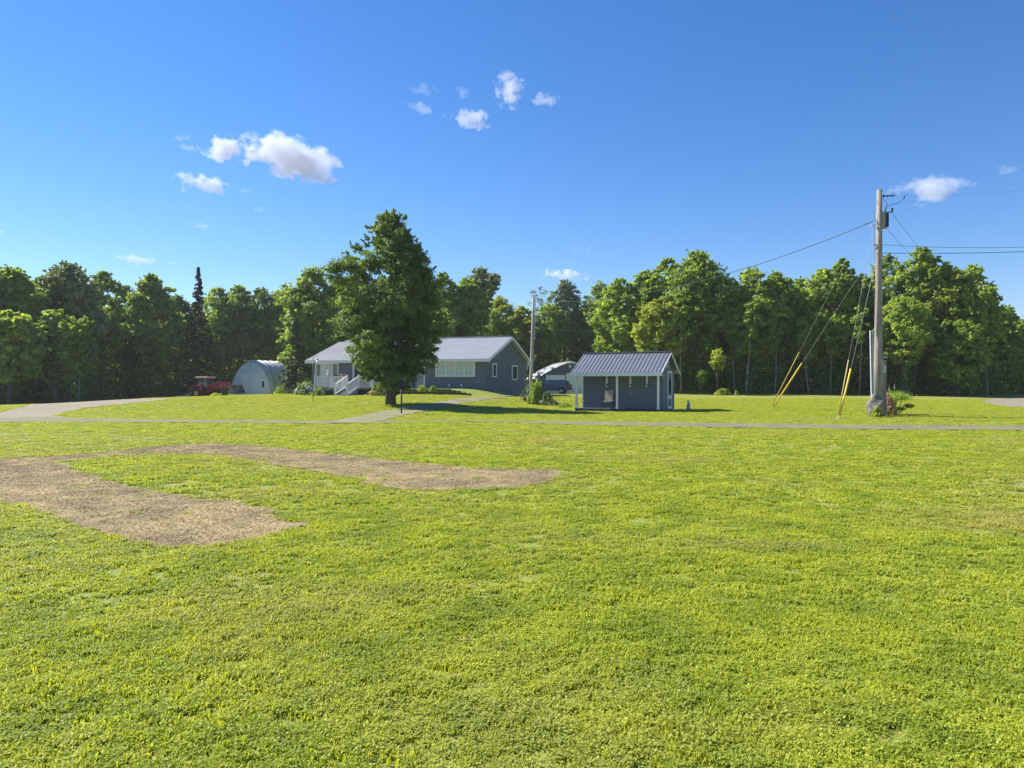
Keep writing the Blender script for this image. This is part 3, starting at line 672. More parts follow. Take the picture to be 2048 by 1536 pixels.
# deck
DZ = 1.14 - HZ0
d0, d1, dy = -15.1, -8.2, -2.6
deck = MB().box(d0, d1, dy, -.003, DZ - .14, DZ); deck.box(xr1 + .02, xr0 - .1, 0, rec - .06, DZ - .14, DZ - .003)
deck = deck.build('deck', M_deckw, house)
sk = MB()
for k in range(int((d1 - d0) / .28)):
    for z in range(3):
        x = d0 + .05 + k * .28 + (z % 2) * .12
        if x + .26 < d1: sk.box(x, x + .26, dy + .06 + random.uniform(-.02, .02), dy + .2, z * .2 + .0 - .1, z * .2 + .085)
sk.build('skirting', M_stone, deck)
def railing(x0, x1, y0, y1, z, n, posts=True, z1=None):
    z1 = z if z1 is None else z1; b = MB()
    p = lambda t, h: (x0 + (x1 - x0) * t, y0 + (y1 - y0) * t, z + (z1 - z) * t + h)
    b.bar(p(0, .98), p(1, .98), .07, .04); b.bar(p(0, .12), p(1, .12), .05, .07)
    for i in range(1, n):
        t = i / n; b.bar(p(t, .13), p(t, .97), .04)
    for t in (0, 1): b.bar(p(t, -.05), p(t, 1.1), .11); b.bar(p(t, 1.1), p(t, 1.13), .15)
    return b.build('railing', M_white, house)
ST0, ST1 = -11.75, -10.7
railing(d0 + .06, -13.4, dy + .07, dy + .07, DZ, 13); railing(-13.4 + .12, ST0 - .05, dy + .07, dy + .07, DZ, 12); railing(ST1 + .05, -9.5, dy + .07, dy + .07, DZ, 10); railing(-9.4, d1 - .06, dy + .07, dy + .07, DZ, 10)
railing(d0 + .06, d0 + .06, dy + .17, -.1, DZ, 18)
railing(ST0 - .05, ST0 - .05, dy - .06, dy - 1.9, DZ, 12, z1=.22 - .1); railing(ST1 + .05, ST1 + .05, dy - .06, dy - 1.9, DZ, 12, z1=.22 - .1)
st = MB()
for k in range(5): st.box(ST0, ST1, dy - .02 - (k + 1) * .36, dy - .02 - k * .36, .0, DZ - .13 * (k + 1))
st.build('stairs', mat('grey_steps', (.28, .31, .33), (.36, .39, .41), 2, rough=.7), house)
# things on the deck
def hp(x, y, z=0): v = Matrix.Rotation(HA, 4, 'Z') @ Vector((x, y, z)); return Vector((H0.x + v.x, H0.y + v.y, z + (HZ0 if z else 0)))
tb = empty('patio_table', hp(-13.9, -1.5, DZ), HA, 'dark patio table behind the white porch railing', 'table')
MB().disc((0, 0, 1.13), (0, 0, 1), .62, .05, 24).build('table_top', M_dark, tb, True)
for a in range(4): MB().tube([(.45 * math.cos(a * 1.571 + .8), .45 * math.sin(a * 1.571 + .8), 0), (.35 * math.cos(a * 1.571 + .8), .35 * math.sin(a * 1.571 + .8), 1.11)], .025, 8).build('leg', M_dark, tb)
tp = empty('planter', hp(-12.35, dy + .3, DZ), HA, 'terracotta coloured planter on the porch beside the stair rail', 'planter')
MB().tube([(0, 0, 0), (0, 0, .95), (0, 0, 1.0)], [.12, .12, .25], 12).build('pedestal', M_white, tp)
MB().tube([(0, 0, 1.0), (0, 0, 1.04), (0, 0, 1.2)], [.16, .2, .3], 14).build('pot', mat('terracotta', (.42, .17, .08), (.55, .25, .13), 3), tp, True)
fg = empty('garden_figure', hp(-13.75, dy + .06, DZ + 1.03), HA, 'small pale figurine standing on the porch rail', 'figurine')
MB().tube([(0, 0, 0), (0, 0, .12), (0, 0, .3), (0, 0, .36)], [.1, .09, .05, .03], 10).build('body', M_white, fg, True); MB().blob((0, 0, .42), (.06, .06, .07), 2, .05, 2).build('head', M_white, fg, True)
gr = empty('covered_grill', hp(-9.1, -.9, DZ), HA, 'dark covered grill by the recessed porch wall', 'grill')
MB().box(-.4, .4, -.25, .25, .12, .85).build('cabinet', M_dark, gr, bevel=.04); MB().prism([(-.42, .85), (.42, .85), (.36, 1.12), (.15, 1.22), (-.15, 1.22), (-.36, 1.12)], -.28, .28).build('hood', M_dark, gr, bevel=.03)
for sx in (-.35, .35): MB().disc((sx, 0, .08), (0, 1, 0), .08, .5, 12).build('wheel', M_rubber, gr)

# retaining wall of stacked stone on the terrace
rw = MB(); rr = random.Random(4)
zt = 1.07; gzf = lambda x: gz(*(hp(x, -3.25)[:2]))
x = -9.6
while x < -.3:
    wx = rr.uniform(.35, .7); top = zt - max(0, (x + 2.2)) * .22
    z = gzf(x) - .12
    while z < top - .05:
        h = min(.17, top - z); rw.box(x + .01, x + wx - .012, -3.12 + rr.uniform(-.03, .03), -2.86, z + .006, z + h - .006); z += .17
    x += wx
o = rw.build('retaining_wall', M_stone, None); o.location = (H0.x, H0.y, 0); o.rotation_euler = (0, 0, HA); tag(o, 'low dark stone retaining wall below the house windows', 'retaining wall')
rb2 = MB()
for z in range(3): rb2.box(0, 3.1, -.02 * z, .16, .02 + z * .17, .02 + z * .17 + .16)
rb2.box(-.05, 3.15, -.08, .22, .53, .57)
o = rb2.build('raised_bed', mat('old_timber', (.16, .12, .09), (.27, .21, .16), 3, rough=.9, stretch=(1, 6, 6))); p = base(545, 65); o.location = (p.x, p.y, p.z - .02); tag(o, 'low timber garden bed wall left of the white flowering bush', 'garden bed')
M_fw = mat('white_petals', (.62, .62, .52), (.8, .8, .74), 9, rough=.7); M_fp = mat('pink_petals', (.55, .2, .22), (.72, .42, .4), 9, rough=.7); M_fm = mat('magenta_petals', (.5, .07, .16), (.7, .2, .3), 9, rough=.7)
bush('flowering_bush', 612, 61.5, (.95, .7, .95), 'dark', 'white flowering bush at the left corner of the porch', n=3000, flowers=(M_fw, 150, .065))
bush('flowering_bush', 636, 60.2, (.5, .5, .55), 'mid', 'small cream flowering bush right of the big white one', n=1400, flowers=(M_fw, 60, .05), seed=8)
bush('flowering_bush', 756, 56.5, (.62, .5, .8), 'mid', 'pale pink flowering bush left of the maple trunk', n=1800, flowers=(M_fp, 80, .055), seed=9)
bush('flowering_bush', 769, 57.2, (.5, .5, 1.05), 'dark', 'cream flowering bush behind the pink one by the maple', n=1800, flowers=(M_fw, 22, .08), seed=10)
for i, (px, h, lb) in enumerate([(844, .32, 'small bright plant on the left part of the retaining wall bed'), (866, .26, 'small green plant in the middle of the retaining wall bed'), (560, .5, 'round clipped green plant at the left end of the timber bed')]):
    bush('bed_plant', px, 56.9 if i < 2 else 64.3, (h * 1.1, h * .7, h * 1.3), 'yellow' if i < 2 else 'mid', lb, n=500, cat='plant', seed=20 + i, zoff=.25 if i < 2 else 0)

# ------------------------------------------------------------------ small shed with porch
sz = gz(6.2, 42.6) - .03
shed = empty('garden_shed', (SH[0], SH[1], sz), SH[2], 'small blue grey shed with white posted porch and ribbed metal roof', 'shed')
LS, WS = 5.2, 3.7; fz = .20; ev = 2.26 - sz; pk = 3.33 - sz; PY = 1.0
b = MB(); b.prism([(PY, 0.12), (WS, 0.12), (WS, ev + .0), (WS / 2, pk - .06), (PY, ev + (pk - ev) * PY / (WS / 2) - .05)], -LS + .12, -.06, 'YZ'); b.build('wall', M_shedside, shed)
MB().box(-LS, 0, -.02, PY - .003, fz - .06, fz).box(-LS, 0, -.05, -.02, .0, fz - .01).box(-.06, -.03, 0, PY, 0, fz - .07).build('porch_floor', mat('porch_boards', (.05, .048, .055), (.09, .085, .095), 3, rough=.8), shed)
b = MB(); o_ = .28; s2 = (pk - ev) / (WS / 2)
for yy in ((-o_, WS / 2), (WS + o_, WS / 2)): b.prism([(yy[0], ev - o_ * s2 * 1 + .06), (yy[1], pk + .06), (yy[1], pk + .10), (yy[0], ev - o_ * s2 + .10)], -LS - .15, .22, 'YZ')
k = 0
while -LS - .15 + k * .235 < .2:
    x = -LS - .15 + k * .235; b.prism([(-o_, ev - o_ * s2 + .101), (WS / 2, pk + .101), (WS / 2, pk + .135), (-o_, ev - o_ * s2 + .135)], x, x + .06, 'YZ'); k += 1
b.bar((-LS - .15, WS / 2, pk + .14), (.22, WS / 2, pk + .14), .26, .05); b.build('roof', M_roof2, shed)
b = MB(); zf = ev - o_ * s2; b.box(-LS - .15, .22, -o_ - .03, -o_, zf - .12, zf + .085).box(-LS - .05, -.02, -.02, .08, ev - .16, ev - .02)
for x in (.22, -LS - .18):
    for yy in ((-o_ - .03, WS / 2), (WS + o_ + .03, WS / 2)): b.prism([(yy[0], zf - .05), (yy[1], pk - .04), (yy[1], pk + .09), (yy[0], zf + .085)], x, x + .03, 'YZ')
b.build('fascia', M_white, shed)
for x in (-LS + .06, -2.55, -.06): MB().box(x - .055, x + .055, .0, .11, fz, ev - .16).box(x - .075, x + .075, -.02, .13, fz, fz + .1).build('porch_post', M_white, shed)
for x in (-LS + .12,): MB().box(x - .05, x + .012, PY - .02, PY + .08, fz, ev + .3).build('corner_trim', M_white, shed)
for i, x in enumerate((-3.52, -2.02, -1.0)):
    h = MB().box(x - .055, x + .055, PY - .06, PY - .01, ev - .92, ev + .12).build('hanging_strip', M_white, shed)
    MB().blob((x + .05, PY - .1, ev - .8), (.05, .05, .08), i, .1, 1).build('hook_lamp', M_dark, h)
MB().box(-1.95, -1.93, PY - .03, PY - .01, 1.0, 1.25).build('latch', M_galv, shed)
# end door with long dark oval light
MD = T(-.055, 2.05, 0, R(90)); db = MB()
f_ = MB().box(0, .08, -.035, .02, .16, ev + .02, MD).box(.87, .95, -.035, .02, .16, ev + .02, MD).box(.08, .87, -.035, .02, ev - .08, ev + .02, MD).box(.08, .87, -.035, .02, .16, .26, MD).box(.08, .87, -.035, .02, .86, .98, MD).box(.08, .87, -.02, .02, .26, .86, MD)
dr = f_.build('door', M_white, shed)
ov = MB(); ov.prism([(.475 + .27 * math.cos(t * math.pi / 12), 1.52 + .52 * math.sin(t * math.pi / 12)) for t in range(24)], -.03, .02, 'XZ', MD); ov.build('door_glass', M_glass, dr)
pf = MB(); pf.box(.08, .87, -.012, .02, .98, ev - .08, MD); pf.build('door_panel', M_siding, dr)
MB().box(.15, .8, -.03, 0, .33, .78, MD).build('door_panel', M_siding, dr)
MB().bar((-.1, .35, ev - .05), (.16, .35, ev - .3), .05).build('bracket', M_white, shed)
MB().bar((-.02, 1.55, ev + .45), (.18, 1.55, ev + .6), .06).build('bracket', M_white, shed)
MB().box(-.06, .02, 1.5, 1.95, ev + .25, ev + .6).build('gable_vent', M_galv, shed)
# porch chair
def shp(x, y, z): v = Matrix.Rotation(SH[2], 4, 'Z') @ Vector((x, y, z)); return Vector((SH[0] + v.x, SH[1] + v.y, sz + v.z))
M_wick = mat('tan_sling', (.34, .29, .23), (.46, .40, .33), 6, rough=.8)
ch = empty('patio_chair', shp(-3.28, .52, fz), SH[2] + R(8), 'tan sling back patio chair standing on the shed porch', 'chair')
MB().box(-.27, .27, -.28, .24, .38, .43).build('seat', M_wick, ch, bevel=.015)
MB().prism([(.22, .44), (.27, .44), (.44, 1.08), (.39, 1.09)], -.26, .26, 'YZ').build('backrest', M_wick, ch)
for s in (-1, 1):
    MB().tube([(s * .3, -.3, 0), (s * .3, -.27, .62), (s * .3, .25, .64)], .018, 8).build('armrest', M_dark, ch); MB().tube([(s * .3, .34, 0), (s * .3, .2, .4), (s * .29, .43, 1.1)], .018, 8).build('leg', M_dark, ch)
# garden statue right of the shed
p = base(1377, 43.5); sg = empty('garden_statue', p, .3, 'small stone statue on the lawn right of the shed', 'statue'); M_conc = mat('old_concrete', (.38, .34, .28), (.56, .51, .44), 6, rough=.95, bump=.8, bscale=20)
MB().tube([(0, 0, -.03), (0, 0, .1), (0, 0, .11), (0, 0, .3), (0, 0, .42)], [.15, .14, .11, .1, .07], 12).blob((.0, -.02, .34), (.11, .09, .1), 2, .15, 2).build('body', M_conc, sg, True); MB().blob((0, -.01, .5), (.065, .07, .08), 3, .1, 2).build('head', M_conc, sg, True)

# ------------------------------------------------------------------ arched sheds
def arch_hut(px, D, rot, outline, length, label, rib=.95, amp=.24, door=None, wallmat=M_hutwall, ends=True):
    p = base(px, D); root = empty('arched_shed', p, rot, label, 'shed')
    n = len(outline); vs = []; fs = []; steps = int(length / (rib / 6)) + 1
    cx = 0
    for i in range(steps):
        y = i * rib / 6; k = .5 - .5 * math.cos(2 * math.pi * y / rib); k = k ** 1.5
        for x, z in outline: vs.append((x * (1 + amp * k / 2.6), y, z * (1 + amp * k / 4)))
    for i in range(steps - 1):
        for j in range(n - 1): a = i * n + j; fs.append((a, a + 1, a + 1 + n, a + n))
    b = MB(); b.add(vs, fs); b.build('arch_shell', M_galv, root, False)
    for y_ in (.12, length - .3): MB().prism([(x * .985, z * .985) for x, z in outline], y_, y_ + .08).build('end_wall', wallmat, root)
    return root
def arch(w_, h_, p=2.4, n=24, base_=0):
    o = []
    for i in range(n + 1):
        t = math.pi * i / n; c, s = math.cos(t), math.sin(t); o.append((math.copysign(abs(c) ** (2 / p), c) * w_ / 2, base_ + s ** (2 / p) * (h_ - base_)))
    return o
hb = base(500, 82)
h1 = arch_hut(500, 82, R(-24), [(x, z) for x, z in arch(6.2, 3.97 - hb.z, 2.0)], 11, 'arched metal shed with white front tinted with skylight blue and big white double doors behind the tractor')
dh = (HZ - 748) * 82 / F + EYE - hb.z
MB().box(-1.35, 1.45, .04, .115, 0, dh).build('double_door', M_hutdoor, h1); MB().box(.04, .055, .03, .039, 0, dh).build('door_gap', M_dark, h1)
sdr = MB().box(1.56, 2.32, .05, .115, 0, 2.0).build('side_door', M_hutdoor, h1); MB().box(1.78, 2.08, .02, .049, 1.05, 1.75).build('door_pane', M_glass, sdr)
MB().box(-.12, .12, .06, .118, 3.4, 3.65).build('vent', M_galv, h1)
hb = base(1140, 94); half = 70 * 94 / F
ol = [(half, -.2), (half, .9), (half * .93, 1.7), (half * .80, 2.35), (half * .55, 3.0), (half * .28, 3.6), (half * .12, 3.88), (0, 3.96)]; ol = ol + [(-x, z) for x, z in ol[-2::-1]]
h2 = arch_hut(1140, 94, R(5), ol, 12, 'wide low arched garage with grey gable and white doors behind the parked car', wallmat=M_siding)
MB().box(-3.2, -.65, .03, .115, -.05, 2.35).build('garage_door', M_hutdoor, h2); MB().box(-.5, 2.4, .0, .115, -.05, 2.6).build('garage_door', M_hutdoor, h2)
MB().box(-.15, .15, .04, .118, 3.3, 3.7).build('vent', M_white, h2)

# ------------------------------------------------------------------ tractor
M_cabg = glass_mat('cab_glass', (.06, .11, .13), .06); M_rim = mat('faded_rim', (.32, .16, .15), (.45, .25, .24), 3, rough=.6)
tr_p = base(418, 69); trac = empty('tractor', tr_p, R(-14), 'red farm tractor with cab, front loader bucket and rear mower by the arched shed', 'tractor')
def wheel(x, y, r, wd, parent):
    w_ = empty('wheel', (x, y, r), 0); w_.parent = parent
    w_o = MB().tube([(0, -wd / 2, 0), (0, -wd * .35, 0), (0, wd * .35, 0), (0, wd / 2, 0)], [r * .9, r, r, r * .9], 24)
    for k in range(18):
        a = k * math.pi / 9; w_o.bar((math.cos(a) * r, -wd * .4, math.sin(a) * r), (math.cos(a + .12) * r, wd * .4, math.sin(a + .12) * r), .07, .06, (math.cos(a), 0, math.sin(a)))
    w_o.build('tyre', M_rubber, w_, False); MB().disc((0, 0, 0), (0, 1, 0), r * .34, wd * 1.04, 18).build('rim', M_rim, w_)
for s in (-1, 1): wheel(-.75, s * .72, .66, .38, trac); wheel(1.15, s * .62, .42, .26, trac)
MB().prism([(.12, 1.12), (1.8, 1.02), (1.84, 1.12), (1.72, 1.32), (.12, 1.44)], -.3, .3).build('hood', M_red, trac, bevel=.05)
MB().box(.15, 1.7, -.26, .26, .6, 1.1).build('engine', M_dark, trac, bevel=.03)
MB().box(1.78, 1.84, -.28, .28, .7, 1.1).build('grille', M_dark, trac)
MB().prism([(-1.0, .5), (1.6, .5), (1.6, .72), (-1.0, .78)], -.22, .22).build('chassis', M_dark, trac)
for s in (-1, 1): MB().prism([(-1.45, .85), (-1.3, 1.3), (-1.0, 1.48), (-.5, 1.48), (-.1, 1.2), (-.05, .9), (-.2, .9), (-.45, 1.36), (-1.0, 1.37), (-1.25, 1.2), (-1.38, .85)], s * .72 - .22, s * .72 + .22).build('fender', M_red, trac)
cab = MB()
for x, y in ((-.95, -.55), (-.95, .55), (.15, -.5), (.15, .5), (-.35, -.56), (-.35, .56)): cab.bar((x, y, 1.15), (x * .93, y * .95, 2.12), .06)
cab.box(-.97, .18, -.56, .56, .9, 1.2); cab = cab.build('cab', M_dark, trac)
MB().box(-.92, .12, -.52, -.515, 1.2, 2.1).box(-.92, .12, .515, .52, 1.2, 2.1).box(.12, .125, -.5, .5, 1.2, 2.1).box(-.93, -.925, -.5, .5, 1.2, 2.1).build('cab_glass', M_cabg, cab)
MB().box(-1.1, .32, -.66, .66, 2.12, 2.27).build('cab_roof', mat('faded_red_roof', (.58, .24, .26), (.70, .36, .37), 3, rough=.5), trac, bevel=.06)
arm = MB()
for s_ in (-1, 1): arm.bar((.3, s_ * .55, 1.4), (1.5, s_ * .55, 1.75), .12, .2); arm.bar((1.5, s_ * .55, 1.75), (2.75, s_ * .55, .95), .12, .2); arm.bar((.35, s_ * .55, .6), (.35, s_ * .55, 1.5), .12, .2); arm.bar((.5, s_ * .55, .85), (1.6, s_ * .55, 1.45), .08); arm.bar((1.3, s_ * .55, 1.5), (2.6, s_ * .55, 1.25), .07)
arm.bar((2.2, -.55, 1.25), (2.2, .55, 1.25), .1); arm.build('loader_arms', M_red, trac)
BK = lambda L_: [(x + .35, z + .38) for x, z in L_]
bk = MB().prism(BK([(2.4, .35), (3.15, .28), (3.15, .33), (2.5, .42), (2.45, .95), (2.75, 1.05), (2.72, 1.1), (2.38, 1.0)]), -.85, .85)
for y_ in (-.87, .84): bk.prism(BK([(2.4, .35), (3.15, .3), (2.72, 1.08), (2.4, 1.0)]), y_, y_ + .03)
bk.build('bucket', mat('worn_bucket', (.03, .03, .032), (.30, .28, .28), 1.5, rough=.6), trac)
mw = MB().box(-3.1, -1.7, -.75, .75, .3, .42).box(-2.6, -2.2, -.15, .15, .42, .62).bar((-1.7, 0, .45), (-1.1, 0, .65), .1).box(-3.1, -1.7, -.76, -.73, .15, .3).box(-3.1, -1.7, .73, .76, .15, .3)
mw.build('rear_mower', mat('faded_grey_paint', (.32, .30, .29), (.45, .42, .40), 3, rough=.7), trac); MB().bar((-.98, -.6, 1.3), (-1.05, -.75, 1.45), .04).blob((-1.06, -.76, 1.5), (.05, .12, .1), 1, .05, 1).build('mirror', M_dark, trac)
MB().tube([(1.2, -.18, 1.35), (1.2, -.18, 1.85)], .035, 8).build('exhaust', M_dark, trac)
# bin and weeds beside it
p = base(449, 64); bn = empty('barrel', p, 0, 'dark open barrel on the lawn in front of the tractor loader', 'barrel')
MB().tube([(0, 0, -.03), (0, 0, .08), (0, 0, .78), (0, 0, .8)], [.24, .27, .29, .3], 18).build('body', M_dark, bn, True); MB().tube([(0, 0, .78), (0, 0, .82)], [.32, .32], 18).build('rim', M_rubber, bn)
bush('weed_clump', 440, 66.5, (1.15, .5, .42), 'yellow', 'yellow green weeds growing beside the tractor and barrel', n=2600, ls=.07, cat='weeds', seed=31)
bush('weed_clump', 462, 67, (.6, .4, .3), 'yellow', 'lower weeds right of the dark barrel', n=1200, ls=.07, cat='weeds', seed=32)

# ------------------------------------------------------------------ car behind the bush
M_car = mat('grey_car_paint', (.10, .10, .125), (.12, .12, .15), .6, rough=.25, metal=.4, spec=.6)
cp = base(1103, 88); car = empty('parked_car', cp, R(174 + 180 - 18), 'dark grey estate car parked before the arched garage, its red tail light to the right', 'car')
car.rotation_euler = (0, 0, R(-16))
prof_c = [(-2.35, .35), (-2.38, .62), (-2.2, .88), (-1.2, 1.05), (-.55, 1.56), (-.1, 1.68), (1.55, 1.68), (1.95, 1.55), (2.3, 1.08), (2.38, .9), (2.38, .45), (2.2, .3), (1.9, .3)]
def archc(cx, r0, a0=0, a1=180): return [(cx + r0 * math.cos(R(a)), .33 + r0 * math.sin(R(a))) for a in range(a0, a1 + 1, 20)]
outl = prof_c[:-2] + [(2.2, .3)] + [(x, z) for x, z in archc(1.42, .42)] + [(x, z) for x, z in archc(-1.45, .42)] + [(-2.2, .3)]
cb_ = MB(); vs = []; n_ = len(outl)
for y, k in ((-.92, 0), (.92, 0)):
    for x, z in outl: vs.append((x, y * (1 - .16 * max(0, (z - .95) / .75)), z))
cb_.add(vs, [tuple(range(n_)), tuple(range(2 * n_ - 1, n_ - 1, -1))] + [(i, i + n_, (i + 1) % n_ + n_, (i + 1) % n_) for i in range(n_)])
cb_.build('body', M_car, car, False, bevel=.04)
def sidew(poly, y):
    for s in (-1, 1):
        b = MB(); n = len(poly); v = []
        for off in (0, .012):
            for x, z in poly: v.append((x, s * (.92 * (1 - .16 * max(0, (z - .95) / .75)) + off), z))
        b.add(v, [tuple(range(n)), tuple(range(2 * n - 1, n - 1, -1))] + [(i, i + n, (i + 1) % n + n, (i + 1) % n) for i in range(n)]); b.build('side_window', M_cabg, car)
sidew([(-1.0, 1.1), (-.5, 1.52), (.3, 1.58), (.3, 1.1)], 0); sidew([(.36, 1.1), (.36, 1.58), (1.3, 1.58), (1.2, 1.1)], 0); sidew([(1.4, 1.12), (1.5, 1.55), (1.8, 1.5), (2.08, 1.15)], 0)
MB().prism([(2.0, 1.52), (2.02, 1.54), (2.31, 1.1), (2.29, 1.08)], -.7, .7).build('rear_window', M_cabg, car)
M_tl = mat('tail_lamp', (.45, .02, .02), (.6, .05, .04), 3, rough=.2)
for s in (-1, 1): MB().prism([(2.0, .92), (2.38, .92), (2.34, 1.16), (2.15, 1.16)], s * .8 - .13, s * .8 + .135).build('tail_lamp', M_tl, car)
MB().box(2.3, 2.42, -.85, .85, .42, .62).build('bumper', M_dark, car)
for x in (-1.45, 1.42):
    for s in (-1, 1):
        w_ = empty('wheel', (x, s * .82, .33), 0); w_.parent = car; MB().disc((0, 0, 0), (0, 1, 0), .35, .22, 24).build('tyre', M_rubber, w_); MB().disc((0, 0, 0), (0, 1, 0), .22, .235, 18).build('rim', M_galv, w_)

# ------------------------------------------------------------------ utility poles
def polyline_wire(name, pts, r, label, cat='wire', sag=0, m=M_wire, group=None, parent=None):
    a = Vector(pts[0]); b = Vector(pts[-1]); n = 28; P = []
    for i in range(n + 1):
        t = i / n; p = a.lerp(b, t); p.z -= sag * 4 * t * (1 - t); P.append(p)
    o = MB().tube(P, r, 6).build(name, m, parent, True)
    if not parent: tag(o, label, cat, group)
    return o
DP = 34.0
pb = base(1756, DP); top = PT(1758.5, 380, DP)
pole = empty('utility_pole', pb, 0, 'tall grey wooden utility pole carrying a transformer on the right lawn', 'utility pole')
tl = top - pb
def pp(t): return Vector((tl.x * t, tl.y * t, tl.z * t))
MB().tube([pp(-.02), pp(.25), pp(.5), pp(.75), pp(1)], [.215, .19, .165, .14, .115], 16).build('pole', M_pole, pole, True)
def L(px, py, dY=0): return PT(px, py, DP + dY) - pb
# transformer can
tc = MB(); c0 = L(1766.5, 457, -.05); c1 = L(1767.5, 426, -.05); tc.tube([c0, c0 + Vector((0, 0, .04)), c1 - Vector((0, 0, .05)), c1, c1 + Vector((0, 0, .05))], [.15, .17, .17, .18, .1], 20)
tc = tc.build('transformer', mat('transformer_paint', (.20, .21, .21), (.28, .29, .28), 3, rough=.5), pole, True)
MB().box(c0.x + .02, c0.x + .16, c0.y - .19, c0.y - .12, c0.z + .05, c1.z - .03).build('cooling_fins', M_dark, tc)
MB().tube([c1 + Vector((.06, 0, .03)), c1 + Vector((.13, 0, .36))], [.05, .03], 8).build('bushing', M_conc, tc, True)
MB().box(c1.x - .3, c1.x - .1, c1.y - .04, c1.y + .04, c1.z - .15, c1.z - .08).build('bracket', M_galv, pole)
ins = MB()
for k in range(6): q_ = L(1767 + k * 4.0, 392.5 - k * .25); ins.disc(q_, (1, 0, .05), .055 if k % 2 == 0 else .03, .05, 10)
ins.bar(L(1762, 393), L(1792, 391), .02); ins.build('insulator', M_dark, pole, True)
MB().tube([L(1779, 424), L(1784, 424), L(1784, 416)], [.02, .045, .05], 8).tube([L(1766, 424), L(1784, 425)], .018, 6).build('fuse_cutout', M_dark, pole)
MB().tube([L(1774, 413), L(1784, 409), L(1798, 406), L(1808, 395)], .012, 6).disc(L(1808, 395), (0, 0, 1), .04, .09, 8).tube([L(1764, 396), L(1772, 404), L(1776, 412)], .01, 5).build('jumper_wire', M_wire, pole, True)
MB().bar(L(1746, 442), L(1757, 440), .04).bar(L(1743, 451), L(1748, 451), .05, .1).bar(L(1745, 488), L(1754, 490), .05).bar(L(1746, 488), L(1752, 500), .03).build('wire_bracket', M_galv, pole)
MB().bar(L(1740.5, 661, -.25), L(1743.5, 797, -.25), .07, .05).bar(L(1745, 661, -.27), L(1747, 797, -.27), .05, .05).build('conduit', mat('pvc_grey', (.42, .43, .46), (.5, .51, .54), 2, rough=.5), pole)
MB().bar(L(1752, 300 + 372, -.1), L(1748, 420, -.05), .02).build('ground_wire', M_guy, pole)
# boulder-like footing and meter post beside the pole
o = MB().blob((0, 0, .42), (.43, .42, .56), 23, .15, 4, flat=.44).build('boulder', mat('grey_boulder', (.09, .083, .07), (.27, .245, .21), 3.5, rough=.95, bump=1, bscale=9), None, True)
o.location = base(1753, DP - .45); tag(o, 'rounded grey boulder at the foot of the utility pole', 'boulder')
mp_ = base(1768, DP + .25); mpost = empty('meter_post', mp_, 0, 'short squared timber post fixed beside the utility pole', 'post')
MB().box(-.09, .09, -.07, .07, -.05, (797 - 716) * DP / F + .75).build('post', M_pole, mpost); hh = (832 - 735) * DP / F
MB().box(-.16, .0, -.17, -.07, hh - .25, hh + .1).disc((-.08, -.2, hh - .02), (0, 1, 0), .07, .06, 14).build('meter_box', M_galv, mpost); MB().bar((-.1, 0, hh + .48), (.16, 0, hh + .5), .08, .05).build('cap', M_galv, mpost)
# guy wires with their guards: each a thing
def guy(pa, ptop, guard_top, m, label, r=.012, gr_=.032):
    a = Vector(pa); t = Vector(ptop); g = empty('guy_wire', a, 0, label, 'guy wire', 'guy wires of the utility pole')
    d = t - a; MB().tube([Vector((0, 0, -.05)), d * .5, d], r, 6).build('wire', M_guy, g, True)
    k0, k1 = .02, guard_top; MB().tube([d * k0, d * k1], gr_, 8).build('guard', m, g, True)
    MB().tube([Vector((0, 0, -.1)), d * .03], .016, 6).build('anchor_rod', M_galv, g)
def frac(a, t, py):   # height fraction where the straight wire passes photo row py
    for k in np.linspace(0, 1, 2000):
        p = a.lerp(t, k)
        if HZ - (p.z - EYE) * F / p.y < py: return float(k)
    return .3
A1 = Vector((*gpt(1541, 817), 0)); A1.z = gz(A1.x, A1.y); A2 = Vector((*gpt(1675, 838), 0)); A2.z = gz(A2.x, A2.y)
for a, tpx, tpy, gy_, m, lb in [(A1, 1754, 400, 705, M_tan, 'left upper guy wire with a faded yellow guard'), (A1 + Vector((.10, -.05, 0)), 1751, 500, 727, M_yel, 'left lower guy wire with a thick bright yellow guard'),
                                (A2, 1753, 420, 720, M_tan, 'right upper guy wire with a faded tan guard'), (A2 + Vector((.06, -.03, 0)), 1752, 520, 738, M_yel, 'right lower guy wire with a bright yellow guard')]:
    t = PT(tpx, tpy, DP - .1); guy(a, t, frac(a, t, gy_), m, lb, gr_=.026 if m == M_tan else .043, r=.008)
# overhead lines
D2 = 52.0; pb2 = base(1061, D2); tp2 = PT(1067, 596, D2)
WG = 'overhead wires'
polyline_wire('overhead_cable', [PT(1748, 442, DP), PT(1068, 603, D2)], .016, 'thick service cable running from the big pole to the slim middle pole', sag=1.15, group=WG)
polyline_wire('overhead_wire', [PT(1792, 391, DP), PT(2300, 355, 33)], .003, 'top thin wire leaving the insulator toward the right edge', sag=.2, group=WG)
polyline_wire('overhead_wire', [PT(1757, 489, DP), PT(2320, 478, 30)], .009, 'middle wire from the big pole to the right edge', sag=.25, group=WG)
polyline_wire('overhead_wire', [PT(1757, 506, DP), PT(2320, 488, 30)], .013, 'lowest thick cable from the big pole to the right edge', sag=.15, group=WG)
polyline_wire('overhead_wire', [PT(1785, 428, DP), PT(1900, 560, 86)], .009, 'upper wire dropping behind the trees right of the transformer', sag=.3, group=WG)
polyline_wire('overhead_wire', [PT(1770, 452, DP), PT(1850, 535, 86)], .009, 'lower wire dropping behind the trees right of the transformer', sag=.2, group=WG)
polyline_wire('overhead_wire', [PT(1065, 655, D2), PT(1235, 664, 84)], .012, 'short pale wire running behind from the slim middle pole', sag=.1, m=M_guy, group=WG)
